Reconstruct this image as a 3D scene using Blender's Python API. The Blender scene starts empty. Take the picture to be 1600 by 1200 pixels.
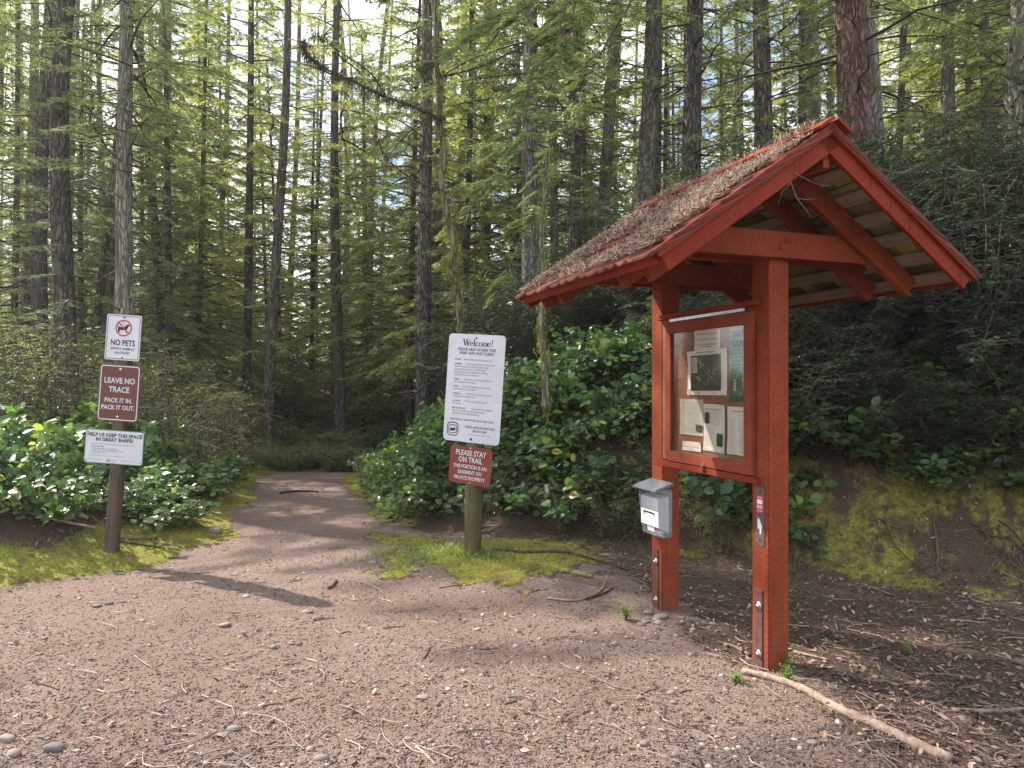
import bpy, math, random
import numpy as np
from mathutils import Vector, Matrix
R = math.radians
SC = bpy.context.scene
COL = SC.collection

# ------------------------------------------------------------------ camera, sky, sun, exposure
cam = bpy.data.objects.new('camera', bpy.data.cameras.new('camera')); COL.objects.link(cam)
cam.data.sensor_width = 36.0; cam.data.lens = 1110 / 1600 * 36.0
cam.data.clip_start = 0.05; cam.data.clip_end = 2000
cam.location = (0, 0, 1.6); cam.rotation_euler = (R(90), 0, 0)
SC.camera = cam
SUN_AZ, SUN_EL = R(-58), R(42)          # azimuth measured from +Y, negative = to the left of the view
w = bpy.data.worlds.new("World"); SC.world = w; w.use_nodes = True
nt = w.node_tree; N = nt.nodes; L = nt.links; N.clear()
o = N.new('ShaderNodeOutputWorld'); bg = N.new('ShaderNodeBackground'); sky = N.new('ShaderNodeTexSky')
sky.sky_type = 'NISHITA'; sky.sun_disc = False; sky.sun_elevation = SUN_EL; sky.sun_rotation = SUN_AZ
tc = N.new('ShaderNodeTexCoord'); no = N.new('ShaderNodeTexNoise'); no.inputs['Scale'].default_value = 3.2
no.inputs['Detail'].default_value = 6; no.inputs['Roughness'].default_value = .55
cr = N.new('ShaderNodeValToRGB'); cr.color_ramp.elements[0].position = .40; cr.color_ramp.elements[1].position = .56
mx = N.new('ShaderNodeMix'); mx.data_type = 'RGBA'; mx.inputs['B'].default_value = (9.5, 9.8, 10.2, 1)
L.new(tc.outputs['Generated'], no.inputs['Vector']); L.new(no.outputs['Fac'], cr.inputs['Fac'])
L.new(cr.outputs['Color'], mx.inputs['Factor']); L.new(sky.outputs['Color'], mx.inputs['A'])
L.new(mx.outputs['Result'], bg.inputs['Color']); bg.inputs['Strength'].default_value = .11
L.new(bg.outputs['Background'], o.inputs['Surface'])
sd = bpy.data.lights.new('sun', 'SUN'); sd.energy = 5.0; sd.angle = R(.55); sd.color = (1, .93, .82)
sun = bpy.data.objects.new('sun', sd); COL.objects.link(sun)
sv = Vector((math.sin(SUN_AZ) * math.cos(SUN_EL), math.cos(SUN_AZ) * math.cos(SUN_EL), math.sin(SUN_EL)))
sun.rotation_euler = sv.to_track_quat('Z', 'Y').to_euler(); sun.location = (-20, 20, 30)
SC.view_settings.view_transform = 'Standard'; SC.view_settings.look = 'None'
SC.view_settings.exposure = 1.26; SC.view_settings.gamma = 1
cy = SC.cycles; cy.max_bounces = 7; cy.diffuse_bounces = 4; cy.glossy_bounces = 2; cy.transmission_bounces = 4; cy.transparent_max_bounces = 8
cy.use_denoising = True; cy.caustics_reflective = False; cy.caustics_refractive = False
cy.sample_clamp_indirect = 6

# ------------------------------------------------------------------ helpers
def at(x, y, d):                       # photograph pixel at a distance -> point in the place
    return Vector(((x - 800) / 1110 * d, d, 1.6 + (600 - y) / 1110 * d))
def lat(x, y, s):
    a = np.sin(x * 127.1 + y * 311.7 + s * 74.7) * 43758.5453
    return a - np.floor(a)
def vn(x, y, s=0):
    x = np.asarray(x, float); y = np.asarray(y, float)
    xi = np.floor(x); yi = np.floor(y); fx = x - xi; fy = y - yi
    fx = fx * fx * (3 - 2 * fx); fy = fy * fy * (3 - 2 * fy)
    return (lat(xi, yi, s) * (1 - fx) + lat(xi + 1, yi, s) * fx) * (1 - fy) + (lat(xi, yi + 1, s) * (1 - fx) + lat(xi + 1, yi + 1, s) * fx) * fy
def fbm(x, y, s=0, n=4):
    r = 0; a = .5; t = 0
    for i in range(n):
        r = r + a * vn(x * 2 ** i, y * 2 ** i, s + i * 7); t += a; a *= .5
    return r / t
def sst(a, b, x):
    t = np.clip((x - a) / (b - a), 0, 1); return t * t * (3 - 2 * t)

def link(name, me, mats=(), parent=None):
    ob = bpy.data.objects.new(name, me); COL.objects.link(ob)
    for m in mats: me.materials.append(m)
    if parent: ob.parent = parent
    return ob
def tag(ob, label=None, cat=None, group=None, kind=None):
    if label: ob['label'] = label
    if cat: ob['category'] = cat
    if group: ob['group'] = group
    if kind: ob['kind'] = kind
    return ob
def empty(name, loc, rot=(0, 0, 0)):
    e = bpy.data.objects.new(name, None); COL.objects.link(e); e.location = loc; e.rotation_euler = rot; e.empty_display_size = .2
    return e
def tris(name, V, F, rnd=None, mi=None, smooth=False):
    V = np.asarray(V, np.float32).reshape(-1, 3); F = np.asarray(F, np.int32).reshape(-1, 3)
    me = bpy.data.meshes.new(name); me.vertices.add(len(V)); me.vertices.foreach_set('co', V.ravel())
    me.loops.add(F.size); me.loops.foreach_set('vertex_index', F.ravel())
    me.polygons.add(len(F)); me.polygons.foreach_set('loop_start', np.arange(0, F.size, 3, dtype=np.int32))
    me.polygons.foreach_set('loop_total', np.full(len(F), 3, np.int32))
    if mi is not None: me.polygons.foreach_set('material_index', np.asarray(mi, np.int32))
    if smooth: me.polygons.foreach_set('use_smooth', np.ones(len(F), bool))
    if rnd is not None:
        a = me.attributes.new('rnd', 'FLOAT', 'POINT'); a.data.foreach_set('value', np.asarray(rnd, np.float32))
    me.update(calc_edges=True); return me
class TB:                              # collects triangle batches
    def __init__(s): s.V = []; s.F = []; s.R = []; s.M = []; s.n = 0
    def add(s, V, F, rnd=0.5, mi=0):
        V = np.asarray(V, float).reshape(-1, 3); F = np.asarray(F, int).reshape(-1, 3)
        s.V.append(V); s.F.append(F + s.n); s.n += len(V)
        s.R.append(np.broadcast_to(np.asarray(rnd, float), (len(V),)).copy()); s.M.append(np.full(len(F), mi))
    def tube(s, P, r, sides=5, rnd=.5, mi=0, cap=True):
        P = [Vector(p) for p in P]; n = len(P)
        if not hasattr(r, '__len__'): r = [r] * n
        V = []; prev = None
        for i, p in enumerate(P):
            d = (P[min(i + 1, n - 1)] - P[max(i - 1, 0)]).normalized()
            a = d.orthogonal().normalized() if prev is None else (prev - d * prev.dot(d)).normalized()
            prev = a; b = d.cross(a)
            for k in range(sides):
                t = 2 * math.pi * k / sides; V.append(p + (a * math.cos(t) + b * math.sin(t)) * r[i])
        F = []
        for i in range(n - 1):
            for k in range(sides):
                a_, b_ = i * sides + k, i * sides + (k + 1) % sides
                F += [(a_, b_, b_ + sides), (a_, b_ + sides, a_ + sides)]
        if cap:
            for st, rev in ((0, True), ((n - 1) * sides, False)):
                for k in range(1, sides - 1):
                    F.append((st, st + k + 1, st + k) if rev else (st, st + k, st + k + 1))
        s.add([tuple(v) for v in V], F, rnd, mi)
    def mesh(s, name, smooth=False):
        return tris(name, np.concatenate(s.V), np.concatenate(s.F), np.concatenate(s.R), np.concatenate(s.M), smooth)
class QB:                              # collects boxes and prisms (n-gons) with optional bevel later
    def __init__(s): s.V = []; s.F = []
    def hull(s, pts8):
        n = len(s.V); s.V += [tuple(p) for p in pts8]
        s.F += [tuple(n + i for i in f) for f in ((0, 3, 2, 1), (4, 5, 6, 7), (0, 1, 5, 4), (1, 2, 6, 5), (2, 3, 7, 6), (3, 0, 4, 7))]
    def box(s, x0, x1, y0, y1, z0, z1):
        s.hull([(x0, y0, z0), (x1, y0, z0), (x1, y1, z0), (x0, y1, z0), (x0, y0, z1), (x1, y0, z1), (x1, y1, z1), (x0, y1, z1)])
    def prism(s, pts, d):              # pts: planar loop, extruded by vector d
        n = len(s.V); m = len(pts); d = Vector(d)
        s.V += [tuple(Vector(p)) for p in pts] + [tuple(Vector(p) + d) for p in pts]
        s.F.append(tuple(n + i for i in range(m))[::-1]); s.F.append(tuple(n + m + i for i in range(m)))
        for i in range(m): j = (i + 1) % m; s.F.append((n + i, n + j, n + m + j, n + m + i))
    def flat(s, pts):
        n = len(s.V); s.V += [tuple(p) for p in pts]; s.F.append(tuple(n + i for i in range(len(pts))))
    def build(s, name, mat, parent=None, bev=0, seg=2):
        import bmesh
        me = bpy.data.meshes.new(name); me.from_pydata(s.V, [], s.F)
        bm = bmesh.new(); bm.from_mesh(me); bmesh.ops.recalc_face_normals(bm, faces=bm.faces)
        if bev: bmesh.ops.bevel(bm, geom=list(bm.edges), offset=bev, segments=seg, affect='EDGES', clamp_overlap=True)
        bm.to_mesh(me); bm.free(); me.update()
        return link(name, me, (mat,), parent)

# ------------------------------------------------------------------ materials
def newmat(name):
    m = bpy.data.materials.new(name); m.use_nodes = True; t = m.node_tree; t.nodes.clear()
    out = t.nodes.new('ShaderNodeOutputMaterial'); return m, t, out
def nd(t, k, **kw):
    n = t.nodes.new(k)
    for a, b in kw.items():
        if hasattr(n, a): setattr(n, a, b)
        else: n.inputs[a.replace('_', ' ')].default_value = b
    return n
def ramp(t, fac, cols, interp='LINEAR'):
    r = t.nodes.new('ShaderNodeValToRGB'); e = r.color_ramp.elements; r.color_ramp.interpolation = interp
    while len(e) < len(cols): e.new(.5)
    for i, (p, c) in enumerate(cols): e[i].position = p; e[i].color = (*c, 1)
    t.links.new(fac, r.inputs['Fac']); return r.outputs['Color']
def mixc(t, f, a, b, mode='MIX'):
    m = t.nodes.new('ShaderNodeMix'); m.data_type = 'RGBA'; m.blend_type = mode
    for k, v in (('Factor', f), ('A', a), ('B', b)):
        if isinstance(v, (int, float)): m.inputs[k].default_value = v
        elif isinstance(v, tuple): m.inputs[k].default_value = (*v, 1)
        else: t.links.new(v, m.inputs[k])
    return m.outputs['Result']
def coords(t, scale=(1, 1, 1), kind='Object'):
    c = t.nodes.new('ShaderNodeTexCoord'); m = t.nodes.new('ShaderNodeMapping'); m.inputs['Scale'].default_value = scale
    t.links.new(c.outputs[kind], m.inputs['Vector']); return m.outputs['Vector']
def noise(t, vec, scale, detail=5, rough=.6):
    n = t.nodes.new('ShaderNodeTexNoise'); n.inputs['Scale'].default_value = scale; n.inputs['Detail'].default_value = detail
    n.inputs['Roughness'].default_value = rough; t.links.new(vec, n.inputs['Vector']); return n.outputs['Fac']
def voro(t, vec, scale, feat='F1', out='Distance'):
    n = t.nodes.new('ShaderNodeTexVoronoi'); n.feature = feat; n.inputs['Scale'].default_value = scale
    t.links.new(vec, n.inputs['Vector']); return n.outputs[out]
def bump(t, h, dist, st=1):
    b = t.nodes.new('ShaderNodeBump'); b.inputs['Distance'].default_value = dist; b.inputs['Strength'].default_value = st
    t.links.new(h, b.inputs['Height']); return b.outputs['Normal']
def math_(t, op, a, b=0.0):
    m = t.nodes.new('ShaderNodeMath'); m.operation = op
    for i, v in enumerate((a, b)):
        if isinstance(v, (int, float)): m.inputs[i].default_value = v
        else: t.links.new(v, m.inputs[i])
    return m.outputs[0]
def princ(t, out, col, rough=.8, spec=.3, normal=None, **kw):
    p = t.nodes.new('ShaderNodeBsdfPrincipled')
    for k, v in (('Base Color', col), ('Roughness', rough), ('Specular IOR Level', spec)):
        if isinstance(v, tuple): p.inputs[k].default_value = (*v, 1)
        elif isinstance(v, (int, float)): p.inputs[k].default_value = v
        else: t.links.new(v, p.inputs[k])
    if normal is not None: t.links.new(normal, p.inputs['Normal'])
    for k, v in kw.items(): p.inputs[k.replace('_', ' ')].default_value = v
    t.links.new(p.outputs[0], out.inputs['Surface']); return p
def attr(t, name='rnd'):
    a = t.nodes.new('ShaderNodeAttribute'); a.attribute_name = name; return a
def objrnd(t): return t.nodes.new('ShaderNodeObjectInfo').outputs['Random']

def leafmat(name, cols, trans=.4, gloss=.1, rough=.4, tcol=1.6, ocols=None):
    m, t, out = newmat(name)
    a = attr(t).outputs['Fac']; c = ramp(t, a, cols)
    if ocols: c = mixc(t, 1.0, c, ramp(t, objrnd(t), ocols), 'MULTIPLY')
    d = nd(t, 'ShaderNodeBsdfDiffuse'); tr = nd(t, 'ShaderNodeBsdfTranslucent'); g = nd(t, 'ShaderNodeBsdfGlossy'); g.inputs['Roughness'].default_value = rough
    g.inputs['Color'].default_value = (1, 1, 1, 1)
    t.links.new(c, d.inputs['Color']); tcx = mixc(t, 1.0, c, (tcol, tcol * 1.02, tcol * .72), 'MULTIPLY'); t.links.new(tcx, tr.inputs['Color'])
    m1 = nd(t, 'ShaderNodeMixShader'); m1.inputs[0].default_value = trans; t.links.new(d.outputs[0], m1.inputs[1]); t.links.new(tr.outputs[0], m1.inputs[2])
    fr = nd(t, 'ShaderNodeFresnel'); fr.inputs['IOR'].default_value = 1.45
    f = math_(t, 'MULTIPLY', fr.outputs[0], gloss * 10)
    m2 = nd(t, 'ShaderNodeMixShader'); t.links.new(f, m2.inputs[0]); t.links.new(m1.outputs[0], m2.inputs[1]); t.links.new(g.outputs[0], m2.inputs[2])
    t.links.new(m2.outputs[0], out.inputs['Surface']); return m
VARY = [(0, (.75, .8, .85)), (.5, (1, 1, 1)), (1, (1.3, 1.2, .85))]
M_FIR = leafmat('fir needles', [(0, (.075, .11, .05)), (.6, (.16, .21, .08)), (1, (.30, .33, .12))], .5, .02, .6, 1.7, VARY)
M_LIGHT = leafmat('backlight-tinted pale conifer needles', [(0, (.15, .18, .06)), (.6, (.26, .29, .10)), (1, (.40, .40, .16))], .52, .02, .6, 1.7, VARY)  # pale foliage; backlight in the wood and brush is put into this colour too
M_NEAR = leafmat('near fir needles', [(0, (.09, .14, .035)), (.6, (.17, .24, .06)), (1, (.30, .36, .09))], .45, .04, .5, 1.6)
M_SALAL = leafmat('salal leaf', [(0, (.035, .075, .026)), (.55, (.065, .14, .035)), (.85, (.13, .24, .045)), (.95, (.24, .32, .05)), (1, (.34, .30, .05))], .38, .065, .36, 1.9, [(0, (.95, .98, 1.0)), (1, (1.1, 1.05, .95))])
M_SALALB = leafmat('sunny salal leaf', [(0, (.05, .10, .028)), (.45, (.09, .18, .035)), (.8, (.17, .28, .045)), (.95, (.30, .38, .06)), (1, (.40, .36, .07))], .5, .065, .36, 1.9)  # brighter copy of the salal leaf, sunlight put into its colour
M_HUCK = leafmat('huckleberry leaf', [(0, (.022, .05, .022)), (.6, (.045, .095, .032)), (1, (.09, .16, .045))], .3, .05, .38, 1.7, [(0, (.85, .9, .95)), (1, (1.1, 1.05, .95))])
M_SHRUB = leafmat('deciduous shrub leaf', [(0, (.17, .21, .05)), (1, (.44, .47, .15))], .5, .03, .5, 1.5)
M_GRASS = leafmat('grass blade', [(0, (.09, .16, .03)), (1, (.24, .34, .07))], .4, .03, .5, 1.5)
M_MOSSB = leafmat('moss tuft', [(0, (.07, .065, .018)), (.5, (.28, .28, .04)), (1, (.50, .48, .07))], .3, .01, .8, 1.3)
M_MOSSD = leafmat('limb moss', [(0, (.035, .028, .014)), (.6, (.09, .075, .03)), (1, (.20, .17, .07))], .2, .01, .8, 1.2)
M_LICHEN = leafmat('hanging lichen', [(0, (.18, .20, .11)), (1, (.34, .36, .22))], .4, .0, .8, 1.2)
M_DLEAF = leafmat('dead leaf', [(0, (.05, .027, .018)), (.5, (.16, .088, .058)), (.8, (.32, .20, .15)), (1, (.48, .36, .28))], .15, .04, .5, 1.1)
M_CHIP = leafmat('chip', [(0, (.05, .032, .026)), (.45, (.14, .093, .075)), (.8, (.225, .16, .13)), (1, (.36, .29, .25))], 0, .01, .7, 1)
M_NEEDLE = leafmat('dry needle litter', [(0, (.045, .026, .018)), (.5, (.125, .080, .056)), (1, (.34, .25, .18))], .0, .01, .7, 1)
M_SHRED = leafmat('bark shred', [(0, (.04, .024, .018)), (.5, (.10, .062, .046)), (.85, (.19, .125, .095)), (1, (.25, .18, .14))], .0, .01, .7, 1)
M_TWIG = leafmat('twig bark', [(0, (.045, .033, .025)), (.7, (.11, .08, .06)), (1, (.24, .18, .14))], 0, .02, .7, 1)

def barkmat(name, c0, c1, moss, vs=19.0, depth=.03, light=(.34, .33, .30)):
    m, t, out = newmat(name)
    v = coords(t, (1, 1, .11)); v2 = coords(t, (1, 1, .5))
    n0 = noise(t, v, 4, 4); dv = nd(t, 'ShaderNodeVectorMath', operation='ADD')
    nn = nd(t, 'ShaderNodeTexNoise'); nn.inputs['Scale'].default_value = 5; t.links.new(v, nn.inputs['Vector'])
    sc = nd(t, 'ShaderNodeVectorMath', operation='SCALE'); sc.inputs['Scale'].default_value = .30; nn.inputs['Detail'].default_value = 5
    t.links.new(nn.outputs['Color'], sc.inputs[0]); t.links.new(v, dv.inputs[0]); t.links.new(sc.outputs[0], dv.inputs[1])
    e = voro(t, dv.outputs[0], vs, 'DISTANCE_TO_EDGE')
    f = noise(t, v, 34, 5, .7)
    h = math_(t, 'ADD', math_(t, 'MINIMUM', math_(t, 'MULTIPLY', e, 3.2), .8), math_(t, 'MULTIPLY', f, .55))
    c = ramp(t, h, [(.12, tuple(x * .5 for x in c0)), (.55, c0), (1.05, c1)])
    c = mixc(t, ramp(t, noise(t, v2, 2.2, 6, .65), [(.56, (0, 0, 0)), (.66, (.55, .55, .55))]), c, light)
    c = mixc(t, ramp(t, noise(t, v2, 1.1, 5, .7), [(.62 - moss * .25, (0, 0, 0)), (.78 - moss * .2, (.8, .8, .8))]), c, (.085, .10, .03))
    c = mixc(t, 1.0, c, ramp(t, objrnd(t), [(0, (.7, .72, .75)), (.5, (1, 1, 1)), (1, (1.35, 1.25, 1.15))]), 'MULTIPLY')
    princ(t, out, c, .9, .15, bump(t, h, depth)); return m
M_BARK = barkmat('fir bark', (.085, .07, .06), (.20, .175, .155), .35)
M_BARKR = barkmat('red fir bark', (.085, .048, .040), (.155, .098, .085), .15, 17, .05, (.20, .15, .14))
M_BARKG = barkmat('grey mossy bark', (.12, .115, .10), (.27, .26, .235), .45, 16, .02)
M_BARKM = barkmat('maple bark', (.075, .058, .048), (.20, .17, .145), .42, 13, .02, (.13, .05, .032))

def paint(name, base, scratch=.12, scale=(1, 1, 1), incis=True):
    m, t, out = newmat(name)
    v = coords(t); vg = coords(t, (14, 14, 1.1)); n1 = noise(t, v, 3, 6, .7); n2 = noise(t, vg, 9, 5, .7); n3 = noise(t, v, 60, 3, .6)
    c = mixc(t, ramp(t, n1, [(.35, (0, 0, 0)), (.7, (1, 1, 1))]), tuple(x * .78 for x in base), tuple(min(1, x * 1.18 + .006) for x in base))
    c = mixc(t, ramp(t, n2, [(.3, (.55, .55, .55)), (.48, (0, 0, 0))]), c, tuple(x * .5 for x in base))
    c = mixc(t, ramp(t, n3, [(.66, (0, 0, 0)), (.76, (scratch * 3,) * 3)]), c, (.42, .27, .19))
    sz_ = nd(t, 'ShaderNodeSeparateXYZ'); t.links.new(coords(t), sz_.inputs[0]); n4 = noise(t, coords(t, (1, 1, .5)), 7, 6, .75)
    mud = math_(t, 'MULTIPLY', ramp(t, sz_.outputs['Z'], [(0, (.75, .75, .75)), (.32, (0, 0, 0))]), ramp(t, n4, [(.42, (0, 0, 0)), (.62, (1, 1, 1))]))
    c = mixc(t, mud, c, (.10, .07, .052))
    c = mixc(t, ramp(t, n4, [(.60, (0, 0, 0)), (.75, (.35, .35, .35))]), c, (.30, .10, .05))
    chk = noise(t, coords(t, (40, 40, .6)), 2.2, 2, .5); c = mixc(t, ramp(t, chk, [(.66, (0, 0, 0)), (.70, (.8, .8, .8))]), c, tuple(x * .22 for x in base))
    h = math_(t, 'ADD', math_(t, 'MULTIPLY', n2, .6), math_(t, 'MULTIPLY', n3, .2))
    if incis:                              # incised marks of pressure-treated timber
        s = nd(t, 'ShaderNodeSeparateXYZ'); t.links.new(coords(t), s.inputs[0])
        horiz = math_(t, 'ADD', s.outputs['X'], s.outputs['Y']) if scale[2] else s.outputs['Z']
        along = s.outputs['Z'] if scale[2] else math_(t, 'ADD', s.outputs['X'], s.outputs['Y'])
        col = math_(t, 'FLOOR', math_(t, 'MULTIPLY', horiz, 62)); fx = math_(t, 'FRACT', math_(t, 'MULTIPLY', horiz, 62))
        fz = math_(t, 'FRACT', math_(t, 'ADD', math_(t, 'MULTIPLY', along, 26), math_(t, 'FRACT', math_(t, 'MULTIPLY', math_(t, 'SINE', math_(t, 'MULTIPLY', col, 12.9898)), 4375.85))))
        a = math_(t, 'LESS_THAN', math_(t, 'ABSOLUTE', math_(t, 'SUBTRACT', fx, .5)), .14)
        b = math_(t, 'LESS_THAN', math_(t, 'ABSOLUTE', math_(t, 'SUBTRACT', fz, .5)), .26)
        mk = math_(t, 'MULTIPLY', a, b)
        c = mixc(t, math_(t, 'MULTIPLY', mk, .5), c, tuple(x * .35 for x in base)); h = math_(t, 'SUBTRACT', h, math_(t, 'MULTIPLY', mk, .8))
    princ(t, out, c, .7, .14, bump(t, h, .002)); return m
RED = (.24, .046, .017)
M_RED = paint('red stained post', RED, .12, (0, 0, 1))
M_REDH = paint('red stained beam', RED, .10, (0, 0, 0))
M_REDP = paint('red painted board', (.20, .024, .008), .08, incis=False)
M_REDF = paint('red painted door frame', (.22, .045, .022), .04, incis=False)
def wood(name, a, b, green=0, sc=(1, 12, 12), rough=.85, piece=False):
    m, t, out = newmat(name); v = coords(t, sc); g = noise(t, v, 6, 6, .7); n = noise(t, coords(t), 2.5, 5, .7)
    c = ramp(t, g, [(.3, a), (.7, b)])
    if green: c = mixc(t, ramp(t, n, [(.42, (0, 0, 0)), (.62, (green,) * 3)]), c, (.12, .14, .045))
    if piece: c = mixc(t, 1.0, c, ramp(t, attr(t).outputs['Fac'], [(0, (.35, .32, .30)), (.5, (.95, .95, .85)), (.85, (1.5, 1.55, 1.0)), (1, (1.9, 1.9, 1.3))]), 'MULTIPLY')
    princ(t, out, c, rough, .2, bump(t, g, .003)); return m
M_SHAKEU = wood('shake underside', (.09, .07, .04), (.24, .20, .12), .7, piece=True)
M_PURLIN = wood('bare purlin', (.15, .105, .075), (.36, .28, .21), .4, (12, 1, 12))
M_POST = wood('weathered post', (.05, .034, .027), (.135, .095, .075), .3, (12, 12, 1))
M_POSTG = wood('mossy weathered post', (.055, .04, .022), (.15, .11, .065), .9, (12, 12, 1))
def shakemat():
    m, t, out = newmat('red shake top'); r = attr(t).outputs['Fac']; v = coords(t, (12, 1.2, 12)); g = noise(t, v, 8, 5, .7)
    c = ramp(t, r, [(0, (.08, .018, .013)), (.6, (.16, .030, .020)), (1, (.21, .08, .055))])
    c = mixc(t, ramp(t, g, [(.35, (.6, .6, .6)), (.6, (0, 0, 0))]), c, (.09, .04, .032)); princ(t, out, c, .8, .2, bump(t, g, .004)); return m
M_SHAKE = shakemat()
def plain(name, col, rough=.5, spec=.4, metal=0, var=.0, sc=20, bmp=0):
    m, t, out = newmat(name)
    n = noise(t, coords(t), sc, 5, .65)
    c = mixc(t, ramp(t, n, [(.35, (0, 0, 0)), (.7, (1, 1, 1))]), tuple(x * (1 - var) for x in col), tuple(min(1, x * (1 + var)) for x in col))
    p = princ(t, out, c, rough, spec, bump(t, n, bmp) if bmp else None, Metallic=metal); return m
M_WHITE = plain('white sign sheet', (.56, .57, .61), .32, .5, 0, .06, 5, .0006)
M_PAPER = plain('paper', (.68, .67, .62), .8, .2, 0, .05, 14, .002)
M_PAPERG = plain('faded paper', (.42, .42, .38), .8, .2, 0, .12, 30, .002)
M_BROWN = plain('brown sign sheet', (.12, .032, .022), .4, .5, 0, .08, 9)
M_RUST = plain('rust brown sign sheet', (.20, .040, .018), .45, .4, 0, .12, 9)
M_BLACK = plain('black ink', (.02, .02, .022), .5, .3)
M_INK = plain('grey ink', (.16, .16, .18), .6, .3)
M_SIGNRED = plain('sign red', (.45, .015, .03), .4, .4)
M_GREEN = plain('green edge', (.045, .19, .10), .4, .4)
M_TEAL = plain('teal poster', (.10, .36, .33), .7, .2, 0, .08, 6)
M_DGREEN = plain('dark green print', (.018, .075, .04), .7, .2, 0, .2, 20)
M_OLIVE = plain('olive lettering', (.045, .06, .015), .7, .2)
M_MAP = plain('aerial map print', (.035, .042, .033), .6, .3, 0, .7, 60)
M_STEEL = plain('galvanised steel', (.50, .52, .55), .35, .5, 1, .25, 40)
M_RUSTY = plain('rusty brown strap', (.125, .065, .055), .6, .4, .3, .35, 25, .001)
M_PLAQUE = plain('brown plastic plaque', (.11, .07, .065), .5, .4, 0, .25, 30)
M_PINK = plain('magenta red sticker', (.55, .02, .07), .5, .4)
M_STICK = plain('torn white sticker', (.72, .74, .76), .5, .4, 0, .1)
M_LID = plain('smoky clear lid', (.13, .15, .17), .12, .6, 0, .2, 8)
M_BACK = wood('reddish backing panel', (.15, .055, .028), (.27, .115, .060), 0, (1, 1, 10), .7)
M_BRASS = plain('brass lock', (.35, .25, .12), .4, .5, 1, .2)
M_SKIN = plain('printed figure tan', (.5, .33, .2), .8, .2)
M_BLUE = plain('printed blue', (.07, .22, .35), .8, .2)
def glassmat(name, tint, refl, rough=.04, haze=.0):
    m, t, out = newmat(name)
    tr = nd(t, 'ShaderNodeBsdfTransparent'); tr.inputs[0].default_value = (*tint, 1); g = nd(t, 'ShaderNodeBsdfGlossy'); g.inputs['Roughness'].default_value = rough
    d = nd(t, 'ShaderNodeBsdfDiffuse'); d.inputs[0].default_value = (.5, .5, .5, 1) if haze < .05 else (.86, .89, .95, 1)
    fr = nd(t, 'ShaderNodeFresnel'); fr.inputs[0].default_value = 1.5
    a = nd(t, 'ShaderNodeMixShader'); t.links.new(math_(t, 'MULTIPLY', fr.outputs[0], refl), a.inputs[0]); t.links.new(tr.outputs[0], a.inputs[1]); t.links.new(g.outputs[0], a.inputs[2])
    b = nd(t, 'ShaderNodeMixShader'); v = coords(t, (1, 6, 1)); s = noise(t, v, 18 if haze < .05 else 1.5, 6, .8 if haze < .05 else .4)
    t.links.new(ramp(t, s, [(.45, (haze * .5,) * 3), (.75, (haze * 2.2,) * 3)]), b.inputs[0]); t.links.new(a.outputs[0], b.inputs[1]); t.links.new(d.outputs[0], b.inputs[2])
    t.links.new(b.outputs[0], out.inputs['Surface']); return m
M_GLASS = glassmat('scratched acrylic', (.95, .93, .90), .16, .06, .010)
M_FROST = glassmat('cloudy clear plastic', (.90, .94, 1.0), .9, .12, .11)
def stonemat():
    m, t, out = newmat('river stone'); v = coords(t); n = noise(t, v, 9, 6, .7)
    c = mixc(t, 1.0, ramp(t, objrnd(t), [(0, (.11, .10, .095)), (.4, (.20, .18, .16)), (.75, (.27, .22, .19)), (1, (.18, .12, .10))]), ramp(t, n, [(.3, (.7, .7, .7)), (.7, (1.15, 1.15, 1.15))]), 'MULTIPLY')
    princ(t, out, c, .75, .3, bump(t, n, .003)); return m
M_STONE = stonemat()
M_PEB = leafmat('pebble', [(0, (.10, .08, .07)), (.5, (.21, .17, .145)), (.8, (.30, .25, .21)), (1, (.42, .37, .32))], 0, .02, .5, 1)

# ------------------------------------------------------------------ terrain
BANK = np.array([(-4.2, 26), (-3.3, 15), (-2.9, 12.2), (-1.8, 9.0), (-1.25, 8.0), (-.45, 7.2), (.7, 6.65), (2.0, 6.05), (3.4, 5.5), (5, 4.7), (9, 3.6), (40, 0)])
LEFT = np.array([(-40, 0), (-9, 3.6), (-5.2, 4.9), (-3.95, 5.35), (-3.2, 6.2), (-3.05, 7.4), (-3.5, 9.3), (-4.3, 11.8), (-4.9, 15), (-5.4, 26)])
def sdist(x, y, P):
    x = np.asarray(x, float); y = np.asarray(y, float); best = np.full(x.shape, 1e9); sg = np.ones(x.shape)
    for (ax, ay), (bx, by) in zip(P[:-1], P[1:]):
        dx, dy = bx - ax, by - ay; t = np.clip(((x - ax) * dx + (y - ay) * dy) / (dx * dx + dy * dy), 0, 1)
        d = np.hypot(x - ax - t * dx, y - ay - t * dy); c = dx * (y - ay) - dy * (x - ax)
        m = d < best - 1e-9; best = np.where(m, d, best); sg = np.where(m, np.sign(c), sg)
    return best * sg                   # positive on the outer side of the trail (behind the line)
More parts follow.
